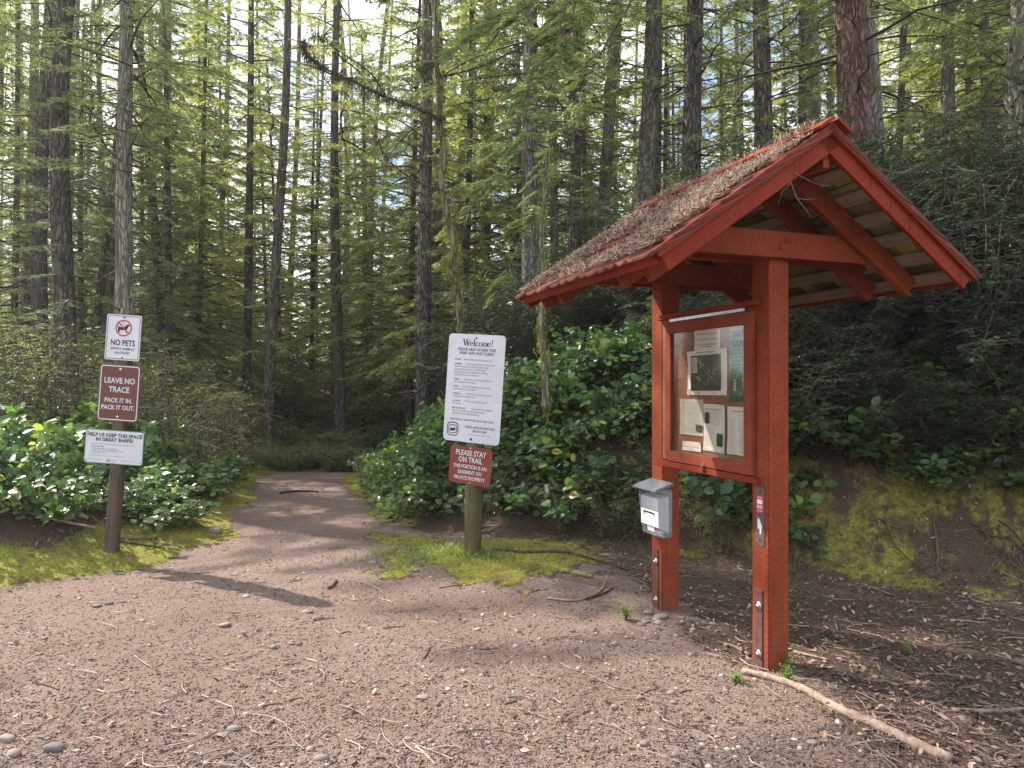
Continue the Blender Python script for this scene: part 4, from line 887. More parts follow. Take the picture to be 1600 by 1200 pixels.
pr.text('PLEASE HELP US KEEP THIS', .005, .300, .032, .014, cond=.90).text('PARK SAFE AND CLEAN', .005, .270, .032, .014, cond=.90)
pr.text('THIS PARK IS A DESIGNATED DRUG-FREE ZONE', -.004, -.262, .0215, .006, cond=.86)
pr.text('PARKS AND RECREATION', .075, -.318, .027, .008, cond=.84).text('360-337-5350', .075, -.347, .026, .01, cond=.86)
border(pr, -.222, -.118, -.392, -.282, .032, .007); border(pr, -.208, -.132, -.372, -.302, .02, .006); pr.poly([(-.196, -.352), (-.190, -.326), (-.170, -.333), (-.150, -.322), (-.144, -.345), (-.168, -.352)]); pr.ring(0.0, -.405, .0001, .009, 12)
pr.build('lettering', M_BLACK, w1); pr = Print(f)
body = [('HOURS:', ['OPEN DURING DAYLIGHT HOURS ONLY.']), ('ANIMALS:', ['HORSES AND PETS ARE NOT ALLOWED', 'NEAR PLAYFIELDS, PLAYGROUNDS, PICNIC SITES', 'AND SWIMMING BEACHES. IN OTHER AREAS,', 'PETS MUST BE KEPT ON LEASHES AND OWNERS', 'MUST CLEAN UP AFTER THEIR PETS.']), ('TRAILS:', ['HIKERS, BICYCLISTS AND HORSES MUST', 'STAY ON DESIGNATED TRAILS.']), ('TRASH:', ['TRASH AND GARBAGE MUST BE PLACED', 'IN APPROPRIATE CONTAINERS.']), ('VEHICLES:', ['MOTORIZED VEHICLES MUST REMAIN', 'IN DESIGNATED PARKING AREAS.']), ('ALCOHOL:', ['INTOXICATING BEVERAGES ARE', 'PROHIBITED.']), ('MISCELLANEOUS:', ['GOLF, PAINT BALL, FIREARMS,', 'FIRE WORKS, RADIO CONTROLLED AIRCRAFT,', 'CAMPING, AND FIRES ARE PROHIBITED.'])]
z = .222; bl = Print(f)
for h_, lines in body:
    bl.text(h_, -.188, z, .0175, .012, 'LEFT', .9)
    for i, t_ in enumerate(lines): pr.text(t_, -.188 + (len(h_) * .0122 + .006 if i == 0 else 0), z, .0172, 0, 'LEFT', .82); z -= .0222
    z -= .0135
pr.text('(CHAPTER 10.12 OF THE COUNTY CODE)', .07, -.372, .012, 0, cond=.9)
pr.build('fine_print', M_INK, w1); bl.build('rule_headings', M_BLACK, w1)
bolt(w1, cx + .012, cz + .404, yF - .006, .008, M_BLACK); bolt(w1, cx - .01, cz - .408, yF - .006, .008, M_BLACK)
cz = (862 - 726) * K_ + zb; cx = -.004; f = rotp(None, cx, cz, yF - .0065, R(3.0)); w2 = sheet_r('sign_panel', .378, .30, .03, yF - .005, .003, M_RUST, e, f); tag(w2, 'rust-red please stay on trail sign')
pr = Print(f)
for t_, z, s_ in (('PLEASE STAY', .078, .060), ('ON TRAIL', .024, .060), ('THIS PORTION IS AN', -.025, .041), ('EASEMENT ON', -.071, .041), ('PRIVATE PROPERTY', -.117, .041)): pr.text(t_, 0, z, s_, .02, cond=.80 if s_ > .05 else .78)
pr.build('lettering', M_WHITE, w2); bolt(w2, cx, cz + .138, yF - .005, .008); bolt(w2, cx, cz - .138, yF - .005, .008)
bolt(e, .0, .47, yF - .001, .007, M_BLACK, 'nail'); bolt(e, -.02, .38, yF - .001, .005, M_BLACK, 'nail')

# ------------------------------------------------------------------ kiosk (local x = to the right, y = away, z = up)
KO = Vector((1.43, 3.96, 0)); KR = math.atan2(.34, .94)
kz = H(1.43, 3.96)
kiosk = empty('notice_kiosk', KO, (0, 0, KR)); tag(kiosk, 'red wooden notice kiosk on two posts with a shingled gable roof', 'notice board')
VC = .07                                  # ridge line
def post(y0, top):
    qb = QB(); qb.box(0, .14, y0, y0 + .14, -.35, top); return qb.build('post', M_RED, kiosk, .004, 2)
post(0, 2.45); post(1.10, 2.45)
def frame_board(name, x0, x1, y0, y1, z0, z1, mat, bev=.002): qb = QB(); qb.box(x0, x1, y0, y1, z0, z1); return qb.build(name, mat, kiosk, bev, 1)
case = frame_board('display_case', .003, .075, .14, 1.10, 1.075, 2.045, M_BACK, .001)
def sub(name, qb, mat, parent, bev=0): return qb.build(name, mat, parent, bev, 1)
rail = frame_board('rail', -.032, -.001, .065, 1.12, 2.045, 2.078, M_REDP); rail2 = frame_board('rail', -.034, -.001, .065, 1.125, 1.033, 1.07, M_REDP)
# roofing backing face behind papers
# mitred door frame (recess of 3 cm)
fy0, fy1, fz0, fz1 = .106, 1.010, 1.078, 2.018; gy0, gy1, gz0, gz1 = .175, .945, 1.146, 1.945; xo, xi = -.033, -.003
door = empty('case_door', (0, 0, 0)); door.parent = kiosk
O_ = [(fy0, fz0), (fy1, fz0), (fy1, fz1), (fy0, fz1)]; I_ = [(gy0, gz0), (gy1, gz0), (gy1, gz1), (gy0, gz1)]
for i in range(4):
    j = (i + 1) % 4; g_ = .0006; pts = [O_[i], O_[j], I_[j], I_[i]]
    qb = QB(); qb.prism([(xo, a, b) for a, b in pts], (xi - xo, 0, 0)); qb.build('frame_board', M_REDF, door, .0015, 1)
qb = QB(); qb.box(-.020, -.017, gy0 + .0005, gy1 - .0005, gz0 + .0005, gz1 - .0005); qb.build('glazing', M_GLASS, door)
qb = QB(); qb.box(-.036, -.030, .16, .95, 2.022, 2.040); qb.build('hinge', M_STEEL, door)
tb = TB(); tb.tube([(-.038, .56, 1.085), (-.052, .56, 1.085)], .004, 8); tb.tube([(-.045, .552, 1.083), (-.045, .552, 1.098), (-.045, .568, 1.098), (-.045, .568, 1.083)], .0025, 6); link('lock_shackle', tb.mesh('shackle', True), (M_BRASS,), door)
qb = QB(); qb.box(-.052, -.036, .548, .572, 1.045, 1.085); qb.build('padlock', M_BRASS, door, .003, 2)
# notices pinned in the case
def notice(name, label, y0, y1, z0, z1, mat, rot=0, x=-.0005, cat='notice'):
    # sheet facing -x; u runs towards the camera's right = -y
    w_, h = y1 - y0, z1 - z0; e_ = empty(name, kiosk.matrix_basis @ Vector((0, 0, 0)))
    M_ = Matrix.Translation(KO) @ Matrix.Rotation(KR, 4, 'Z') @ Matrix.Translation((x, (y0 + y1) / 2, (z0 + z1) / 2)) @ Matrix.Rotation(rot, 4, 'X') @ Matrix.Rotation(-math.pi / 2, 4, 'Z')
    e_.matrix_world = M_; tag(e_, label, cat)
    n = 8; V = []; F_ = []
    for i in range(n + 1):
        for j in range(n + 1):
            a, b = i / n - .5, j / n - .5; V.append((a * w_, -.002 - .004 * (abs(a) * 2) ** 3 * (abs(b) * 2) ** 2 + .0008 * math.sin(9 * a + 5 * b), b * h))
    for i in range(n):
        for j in range(n): a = i * (n + 1) + j; F_ += [(a, a + n + 1, a + n + 2), (a, a + n + 2, a + 1)]
    me = tris('sheet', V, F_, smooth=True); link('sheet', me, (mat,), e_)
    for sx in (-1, 1): bolt(e_, sx * w_ * .46, h * .46, -.006, .004, M_STEEL, 'pin')
    return e_, w_, h, Print(lambda a, b: (a, -.0075, b))
rngp = random.Random(3)
def para(pr, x0, x1, z0, z1, step, size=None):
    z = z1; words = 'the park trail and the forest area are open for all to walk with care please keep to the path take your litter home respect wildlife'.split()
    while z > z0:
        s_ = ''
        while len(s_) * step * .36 < (x1 - x0): s_ += rngp.choice(words) + ' '
        pr.text(s_[:int((x1 - x0) / (step * .36))], x0, z, step * .72, 0, 'LEFT', .95); z -= step
    return pr
# teal poster (runs on behind the frame)
n1, w_, h, pr = notice('poster', 'teal volunteer thank-you poster with mountain and figures at the right of the case', .125, .345, 1.495, 1.943, M_TEAL)
pr.text('THANK YOU', -.082, h / 2 - .070, .058, .03, 'LEFT', .80, R(4)).text('VOLUNTEERS', -.092, h / 2 - .118, .052, .03, 'LEFT', .72, R(-1)).build('lettering', M_OLIVE, n1)
pr = Print(lambda a, b: (a, -.0078, b)); para(pr, -.085, .10, -.03, .08, .022); pr.build('fine_print', M_BLACK, n1)
pr = Print(lambda a, b: (a, -.0072, b)); pr.poly([(-w_ / 2 + .002, -h / 2), (w_ / 2, -h / 2), (w_ / 2, -.10), (.03, -.08), (-.02, -.03), (-.045, -.015), (-.06, -.035), (-.075, -.01), (-.1, -.06)]); pr.build('mountain_print', M_DGREEN, n1)
pr = Print(lambda a, b: (a, -.0082, b))
for a, b in ((-.05, -.13), (.03, -.10)): pr.ring(a, b + .035, .0001, .009, 10); pr.poly([(a - .012, b - .03), (a + .012, b - .03), (a + .010, b + .024), (a - .010, b + .024)])
pr.build('figure_print', M_SKIN, n1); pr = Print(lambda a, b: (a, -.0085, b)); pr.rect(.020, .041, -.155, -.11); pr.build('clothing_print', M_BLUE, n1)
n2, w_, h, pr = notice('notice', 'small white notice with four centred lines above the map', .433, .705, 1.805, 1.950, M_PAPER, R(1))
for i, t_ in enumerate(('MOTOR VEHICLES OR MOTOR BIKES', 'ARE NOT PERMITTED ON THE TRAILS', 'STAY ON THE DESIGNATED TRAILS', 'KEEP IT SAFE FOR ALL')): pr.text(t_, 0, .035 - (0, .034, .066, .082)[i], .0135, .012)
pr.build('lettering', M_BLACK, n2)
n3, w_, h, pr = notice('trail_map', 'white-bordered dark aerial trail map in the middle of the case', .361, .778, 1.530, 1.815, M_PAPER, R(-.5), -.0035, 'map')
pr.rect(-.165, .150, -.115, .112).build('map_print', M_MAP, n3); pr = Print(lambda a, b: (a, -.0090, b)); pr.rect(-.155, -.092, .0, .100)
rr_ = random.Random(8)
for q_ in range(7):
    p = [(rr_.uniform(-.08, .10), rr_.uniform(-.10, .09))]
    for k in range(7): p.append((max(-.15, min(.14, p[-1][0] + rr_.uniform(-.03, .035))), max(-.11, min(.105, p[-1][1] + rr_.uniform(-.025, .025)))))
    for a, b in zip(p[:-1], p[1:]):
        d = (Vector(b) - Vector(a)); m_ = Vector((-d.y, d.x)).normalized() * .0012; pr.poly([tuple(Vector(a) + m_), tuple(Vector(b) + m_), tuple(Vector(b) - m_), tuple(Vector(a) - m_)])
pr.build('trail_lines', M_PAPERG, n3); pr = Print(lambda a, b: (a, -.0094, b)); pr.text('Heritage Park Trail Network', -.01, .124, .016, .02); border(pr, -.190, -.165, -.136, -.105, .006, .004)
for i in range(6): pr.rect(-.148, -.148 + rr_.uniform(.02, .045), .084 - i * .014, .087 - i * .014)
pr.text('PARKS DEPARTMENT', -.10, -.133, .010, .01).text('scale in feet', .10, -.133, .010); pr.build('lettering', M_BLACK, n3)
n4, w_, h, pr = notice('notice', 'faded grey text sheet at the lower left of the case', .605, .870, 1.265, 1.500, M_PAPERG, 0)
para(pr, -.120, -.055, -.105, .10, .0105); para(pr, -.045, .12, -.105, .10, .0105); pr.build('fine_print', M_INK, n4); pr = Print(lambda a, b: (a, -.0088, b)); pr.rect(.055, .122, -.09, -.045); pr.build('photo_print', M_MAP, n4)
n5, w_, h, pr = notice('notice', 'small white card with one line at the bottom left of the case', .634, .842, 1.162, 1.223, M_PAPER, R(-1.2)); pr.text('Please report problems to park staff', 0, -.006, .0125, 0); pr.text('thank you', 0, -.022, .012); pr.build('fine_print', M_INK, n5)
n6, w_, h, pr = notice('notice', 'white text sheet with a dark photo and a green photo, middle of the bottom row', .384, .600, 1.178, 1.473, M_PAPER, R(1.2), -.003)
border(pr, -.100, .100, -.138, .138, .004, .0012); para(pr, -.035, .09, .02, .095, .0105); para(pr, -.09, .03, -.125, .0, .0105); pr.text('Bears, Cougars & You', 0, .112, .018, .01); pr.build('fine_print', M_INK, n6)
pr = Print(lambda a, b: (a, -.0088, b)); pr.rect(-.09, -.045, .025, .095); pr.build('photo_print', M_MAP, n6); pr = Print(lambda a, b: (a, -.0088, b)); pr.rect(.035, .09, -.11, -.03); pr.build('photo_print', M_DGREEN, n6)
n7, w_, h, pr = notice('notice', 'white two-column sheet at the lower right of the case, cut off by the frame', .135, .362, 1.178, 1.464, M_PAPER, R(.8))
para(pr, -.10, -.01, -.13, .07, .0105); para(pr, .005, .10, -.13, .07, .0105); pr.text('Forest Stewardship Plan', .01, .112, .017, .01).text('for our parks', .03, .092, .015); pr.build('fine_print', M_INK, n7)

# tie beams
def beam(y0, y1, name='tie_beam', mat=M_REDH, half=.86):
    qb = QB(); qb.prism([(VC - half, y0, 2.300), (VC + half, y0, 2.300), (VC + half - .16, y0, 2.447), (VC - half + .16, y0, 2.447)], (0, y1 - y0, 0)); return qb.build(name, mat, kiosk, .003, 1)
b1 = beam(-.046, -.001); beam(1.242, 1.286); qb = QB()
beam(.142, .185, mat=M_REDH); beam(1.054, 1.098)
def bolt_y(parent, x, z, y, r=.014, mat=M_REDP): return bolt(parent, x, z, y, r, mat)
bolt_y(b1, .085, 2.395, -.046); bolt_y(b1, .045, 2.352, -.046); bolt_y(b1, -.62, 2.40, -.046, .008)
# roof geometry: slope lines
HALF, SL = 1.020, .70 / 1.020; ZR = 2.93; Y0, Y1 = -.378, 1.41
def roofz(v): return ZR - SL * abs(v - VC)
ang = math.atan(SL); cn, sn = math.cos(ang), math.sin(ang)
def slope_box(qb, side, a0, a1, y0, y1, t0, t1):
    """box along slope: a = distance down the slope from the ridge, t = offset below the roof surface"""
    def P(a, t, y): return (VC + side * (a * cn - t * sn), y, ZR - a * sn - t * cn)
    qb.hull([P(a0, t1, y0), P(a1, t1, y0), P(a1, t1, y1), P(a0, t1, y1), P(a0, t0, y0), P(a1, t0, y0), P(a1, t0, y1), P(a0, t0, y1)])
SLEN = HALF / cn
TS = .045                                   # underside of shakes
PT = .020                                   # purlin thickness
rngr = random.Random(4)
for side in (-1, 1):
    for k, yy in enumerate((-.093, .142 + .045, 1.009, 1.288)):
        qb = QB(); slope_box(qb, side, .03, SLEN - .07, yy, yy + .044, TS + PT + .001, TS + PT + .001 + .115); r_ = qb.build('rafter', M_REDH, kiosk, .003, 1)
        if k == 0 and side == 1:
            for a in (.86, .94): x = VC + (a * cn - .12 * sn); bolt(r_, x, ZR - a * sn - .12 * cn + (.02 if a < .9 else -.01), yy, .015, M_REDH)
    for k in range(7):
        a = .05 + k * .182; qb = QB(); slope_box(qb, side, a, a + .088, Y0 + .03 + rngr.uniform(0, .01), Y1 - .03, TS + .001, TS + PT); qb.build('purlin', M_PURLIN, kiosk, .001, 1)
    # barge boards, two layers, and eave fascia
    for ye, s_, in ((Y0, 1), (Y1, -1)):
        y0 = ye - .0; qb = QB(); slope_box(qb, side, .0, SLEN - .003, ye, ye + .022 * s_, .012, .125); bb = qb.build('barge_board', M_REDP, kiosk, .002, 1)
        qb = QB(); slope_box(qb, side, .0, SLEN + .02, ye - .021 * s_, ye - .0005 * s_, -.002, .045); qb.build('trim', M_REDP, bb, .002, 1)
    qb = QB(); slope_box(qb, side, SLEN - .002, SLEN + .020, Y0 + .024, Y1 - .024, .012, .075); qb.build('fascia', M_REDP, kiosk, .002, 1)
    # shakes: courses from eave to ridge; upper face red, underside bare
    tb = TB(); tu = TB(); nc = 8; ex = SLEN / nc
    def P(a, t, y): return (VC + side * (a * cn - t * sn), y, ZR - a * sn - t * cn)
    for c in range(nc):
        y = Y0 - .025
        while y < Y1 + .02:
            wv = rngr.uniform(.08, .19); y2 = min(y + wv - .004, Y1 + .025); lo = SLEN + .045 - c * ex + rngr.uniform(-.012, .012); hi = max(0.0, lo - ex * 1.9)
            tl = -rngr.uniform(.012, .026) - .004; th_ = .016
            base_t = .028; tlo = base_t - .030 + rngr.uniform(-.006, .004); thi = base_t + .004
            A = [P(lo, tlo, y), P(lo, tlo, y2), P(hi, thi, y2), P(hi, thi, y)]; B = [P(lo, tlo + th_ + .004, y), P(lo, tlo + th_ + .004, y2), P(hi, thi + .006, y2), P(hi, thi + .006, y)]
            V = A + B; Fc = [(0, 1, 2), (0, 2, 3), (0, 4, 5), (0, 5, 1), (0, 3, 7), (0, 7, 4), (1, 5, 6), (1, 6, 2), (3, 2, 6), (3, 6, 7)]
            if side > 0: Fc = [f_[::-1] for f_ in Fc]
            tb.add(V, Fc, rngr.random(), 0); tb.add(V, [(4, 6, 5), (4, 7, 6)], rngr.random(), 1); y += wv
    me = tb.mesh('shakes'); link('shake_slope', me, (M_SHAKE, M_SHAKEU), kiosk)
# ridge caps
qb = QB()
for side in (-1, 1):
    slope_box(qb, side, -.002 if side < 0 else .001, .11, Y0 - .045, Y1 + .03, -.030, -.012)
rc = qb.build('ridge_cap', M_REDP, kiosk, .002, 1)
qb = QB(); qb.box(VC - .02, VC + .02, Y0 + .024, Y1 - .024, ZR - .22, ZR - .075); qb.build('ridge_board', M_REDH, kiosk, .002, 1)
# straps, plaque
for y0, zt, zs in ((0, .435, (.343, .07)), (1.10, .43, (.335, .065))):
    qb = QB(); qb.box(-.007, -.0005, y0 + .045, y0 + .102, -.05, zt); st = qb.build('strap', M_RUSTY, kiosk, .001, 1)
    for z in zs:
        tb = TB(); n = 16
        tb.tube([(-.007, y0 + .073, z), (-.0105, y0 + .073, z)], [.024, .023], 18, .5, 0, True); tb.tube([(-.0105, y0 + .073, z), (-.022, y0 + .073, z)], [.012, .012], 6, .5, 0, True)
        link('bolt', tb.mesh('bolt'), (M_STEEL,), st)
pq = QB(); pq.prism([(-.0045, .030, .690), (-.0045, .060, .682), (-.0045, .105, .700), (-.0045, .105, 1.012), (-.0045, .028, 1.014)], (.004, 0, 0)); plq = pq.build('marker_plaque', M_PLAQUE, kiosk); tag(plq, 'brown marker plaque with red GC01 sticker')
fp = lambda a, b: (-.0056, .066 - a, b)
pr = Print(fp); pr.rect(-.028, .028, .872, .968).build('sticker', M_PINK, plq)
pr = Print(lambda a, b: (-.0062, .066 - a, b)); pr.text('RESCUE', 0, .954, .010, .02).rect(-.022, .022, .922, .945).text('GC01', 0, .897, .024, .03, cond=.85).text('LOCATION', 0, .880, .0085, .02)
pr.build('lettering', M_STICK, plq); pr = Print(fp); pr.poly([(-.020, .83), (-.012, .842), (.006, .822), (.018, .795), (.008, .755), (.002, .748), (-.004, .782), (-.018, .778)]).build('torn_sticker', M_STICK, plq)
for z in (.99, .715): tb = TB(); tb.tube([(-.0045, .066, z), (-.007, .066, z)], [.006, .005], 8); link('screw', tb.mesh('screw'), (M_BLACK,), plq)

# brochure box on the far post
bx = empty('brochure_box', KO, (0, 0, KR)); tag(bx, 'clear plastic brochure box with grey lid on the far kiosk post', 'brochure box')
y0, y1 = .965, 1.225; z0, z1 = .545, .875
def shell(x0t, x0b, ya, yb, za, zb_, s=0): return [(x0b, ya, za), (-.002, ya, za), (-.002, yb, za), (x0b, yb, za), (x0t, ya, zb_), (-.002, ya, zb_), (-.002, yb, zb_), (x0t, yb, zb_)]
qb = QB(); qb.hull(shell(-.125, -.085, y0, y1, z0, z1)); bd = qb.build('body', M_FROST, bx, .006, 2)
qb = QB(); qb.hull([(-.105, y0 + .015, z0 + .07), (-.02, y0 + .015, z0 + .03), (-.02, y1 - .015, z0 + .03), (-.105, y1 - .015, z0 + .07), (-.108, y0 + .015, z1 - .06), (-.02, y0 + .015, z1 - .05), (-.02, y1 - .015, z1 - .05), (-.108, y1 - .015, z1 - .06)]); qb.build('brochure_stack', M_PAPER, bx, .002, 1)
qb = QB(); qb.hull([(-.150, y0 - .02, z1 - .012), (.0 - .002, y0 - .02, z1 + .03), (-.002, y1 + .02, z1 + .03), (-.150, y1 + .02, z1 - .012), (-.150, y0 - .02, z1 + .006), (-.002, y0 - .02, z1 + .050), (-.002, y1 + .02, z1 + .050), (-.150, y1 + .02, z1 + .006)]); qb.build('lid', M_LID, bx, .004, 2)
def bf(a, b, o=.002):                      # face of the box
    t = (b - z0) / (z1 - z0); return (-.085 - .04 * t - o, (y0 + y1) / 2 - a, b)
pr = Print(lambda a, b: bf(a, b, .003)); pr.rect(-.045, .045, .575, .690).build('label', M_PAPER, bd)
pr = Print(lambda a, b: bf(a, b, .004)); pr.rect(-.075, .070, .700, .712); pr.rect(-.075, -.062, .60, .70); pr.rect(.058, .070, .60, .70); pr.build('label_holder', M_BLACK, bd)
pr = Print(lambda a, b: bf(a, b, .005))
for i, t_ in enumerate(('PARKS', 'please take one', 'trail brochure', 'and share it', 'thank you')): pr.text(t_, 0, .672 - i * .018, .012, .01)
pr.build('lettering', M_INK, bd)

# needles and twigs on the roof
rng = np.random.default_rng(50); tb = TB(); n = 26000
a_ = rng.uniform(-.02, SLEN + .02, n); yy = rng.uniform(Y0 + .0, Y1, n); dens = fbm(a_ * 2.2, yy * 2.2, 60); keep = dens + rng.uniform(-.12, .12, n) > .41 + .22 * (yy < Y0 + .10) * (a_ > .3); a_, yy = a_[keep], yy[keep]; n = len(a_)
az = rng.uniform(0, 6.28, n); l_ = rng.uniform(.015, .055, n); hgt = rng.uniform(.0, .022, n) * (dens[keep] > .45)
def PR(a, t, y): return np.stack([VC - (a * cn - t * sn), y, ZR - a * sn - t * cn], -1)
da, dy = np.cos(az) * l_, np.sin(az) * l_; wa, wy = -np.sin(az) * .0016, np.cos(az) * .0016
ex_ = np.where(a_ < .12, .024, 0); t0 = -.012 - hgt - ex_; t1 = -.012 - rng.uniform(0, .03, n) - ex_
p0 = PR(a_ - wa, t0, yy - wy); p1 = PR(a_ + wa, t0, yy + wy); p2 = PR(a_ + da + wa, t1, yy + dy + wy); p3 = PR(a_ + da - wa, t1, yy + dy - wy)
V = np.stack([p0, p1, p2, p3], 1).reshape(-1, 3); F_ = (np.array([[0, 1, 2], [0, 2, 3]])[None] + (np.arange(n) * 4)[:, None, None]).reshape(-1, 3)
tb.add(V, F_, np.repeat(rng.uniform(0, 1, n), 4), 0)
ob = link('roof_litter', tb.mesh('roof litter'), (M_NEEDLE,)); ob.location = KO; ob.rotation_euler.z = KR; tag(ob, 'dry needles and twigs strewn over the left roof slope', 'litter', kind='stuff')
# dangling dead twig at the gable
tb = TB(); w0 = [at(x, y, 3.55) for x, y in [(1219, 210), (1224, 240), (1229, 262), (1236, 285), (1245, 310), (1258, 326), (1268, 340)]]
tb.tube(w0, [.003, .003, .003, .0025, .002, .0015, .001], 5, .95); 
for br in ([(1229, 262), (1215, 276), (1195, 284), (1175, 286)], [(1229, 262), (1250, 275), (1275, 287), (1298, 292)], [(1245, 310), (1262, 312), (1275, 310)], [(1236, 285), (1222, 300), (1216, 318)]): tb.tube([at(x, y, 3.55) for x, y in br], [.0022, .0018, .0014, .001][:len(br)], 4, .9)
tag(link('dead_twig', tb.mesh('twig'), (M_TWIG,)), 'pale dead twig dangling from the near gable of the kiosk', 'twig')

# ------------------------------------------------------------------ ground cover
def scatter_pts(n, seed, xr, yr, cond, near=True):
    rng = np.random.default_rng(seed); u = rng.uniform(0, 1, n)
    y = 1 / (1 / yr[0] + u * (1 / yr[1] - 1 / yr[0])) if near else rng.uniform(*yr, n)
    x = rng.uniform(-.82, .82, n) * y if near else rng.uniform(*xr, n)
    p, m_, l = zones(x, y); k = cond(p, m_, l, x, y, rng.uniform(0, 1, n)); x, y = x[k], y[k]; return x, y, terr(x, y), rng
# gravel chips
OCT = np.array([(1, 0, 0), (-1, 0, 0), (0, 1, 0), (0, -1, 0), (0, 0, 1), (0, 0, -1)], float); OCF = np.array([(0, 2, 4), (2, 1, 4), (1, 3, 4), (3, 0, 4), (2, 0, 5), (1, 2, 5), (3, 1, 5), (0, 3, 5)])
def chips(tb, x, y, z, rng, smin, smax, flat, elong, mi=0, skew=1.6, rv=None):
    n = len(x); s = smin + (smax - smin) * rng.uniform(0, 1, n) ** 2.2; V = OCT[None] * (1 + rng.uniform(-.35, .35, (n, 6, 1))); V = V * np.stack([s * rng.uniform(1, elong, n), s * rng.uniform(.5, 1, n), s * flat], -1)[:, None, :]
    a = rng.uniform(0, 6.28, n); c, q_ = np.cos(a)[:, None], np.sin(a)[:, None]; til = rng.normal(0, .3, (n, 1))
    xx = V[..., 0] * c - V[..., 1] * q_; yy = V[..., 0] * q_ + V[..., 1] * c; zz = V[..., 2] + V[..., 0] * til
    P = np.stack([xx + x[:, None], yy + y[:, None], zz + z[:, None] + (s * flat * .5)[:, None]], -1)
    F_ = (OCF[None] + (np.arange(n) * 6)[:, None, None]).reshape(-1, 3); tb.add(P.reshape(-1, 3), F_, np.repeat(rng.uniform(0, 1, n) ** skew if rv is None else rv, 6), mi)
x, y, z, rng = scatter_pts(90000, 61, None, (2.5, 13), lambda p, m_, l, x, y, r: (p > .35) | ((l > .5) & (r < .12)))
tb = TB(); chips(tb, x, y, z, rng, .0025, .0085, .40, 2.4)
ob = link('gravel', tb.mesh('gravel'), (M_CHIP,)); tag(ob, 'reddish bark and gravel chips covering the trail', 'gravel', kind='stuff')
# rounded pebbles
def blob(seed, sub=2, flat=.55):
    import bmesh
    bm = bmesh.new(); bmesh.ops.create_icosphere(bm, subdivisions=sub, radius=1); r_ = random.Random(seed); ax, ay = r_.uniform(.9, 1.4), r_.uniform(.7, 1)
    for v in bm.verts:
        f_ = 1 + .10 * math.sin(v.co.x * 2.1 + seed) + .08 * math.sin(v.co.y * 3.3 + seed * 2) + .05 * math.sin(v.co.z * 4 + seed); v.co = Vector((v.co.x * ax, v.co.y * ay, v.co.z * flat)) * f_
    me = bpy.data.meshes.new('stone'); bm.to_mesh(me); bm.free(); me.polygons.foreach_set('use_smooth', [True] * len(me.polygons)); return me
pm = blob(3, 1, .5); pv = np.array([v.co[:] for v in pm.vertices]); pf = np.array([tuple(p.vertices) for p in pm.polygons])
def pebs(x, y, z, rng, a, b):
    n = len(x); s = a + (b - a) * rng.uniform(0, 1, n) ** 3; an = rng.uniform(0, 6.28, n); c, q_ = np.cos(an)[:, None], np.sin(an)[:, None]; V = pv[None] * (s[:, None, None]) * rng.uniform(.75, 1.2, (n, 1, 3))
    P = np.stack([V[..., 0] * c - V[..., 1] * q_ + x[:, None], V[..., 0] * q_ + V[..., 1] * c + y[:, None], V[..., 2] + z[:, None] + (s * .12)[:, None]], -1)
    return P.reshape(-1, 3), (pf[None] + (np.arange(n) * len(pv))[:, None, None]).reshape(-1, 3), np.repeat(rng.uniform(0, 1, n), len(pv))
x, y, z, rng = scatter_pts(4200, 62, None, (2.5, 12), lambda p, m_, l, x, y, r: ((p > .4) & (r < .25 + .75 * (fbm(x * 1.1, y * 1.1, 71) > .54))) | ((l > .5) & (r < .22)))
tb = TB(); tb.add(*pebs(x, y, z, rng, .006, .021)); ob = link('pebbles', tb.mesh('pebbles', True), (M_PEB,)); tag(ob, 'small rounded pebbles scattered in the trail surface', 'pebbles', kind='stuff')
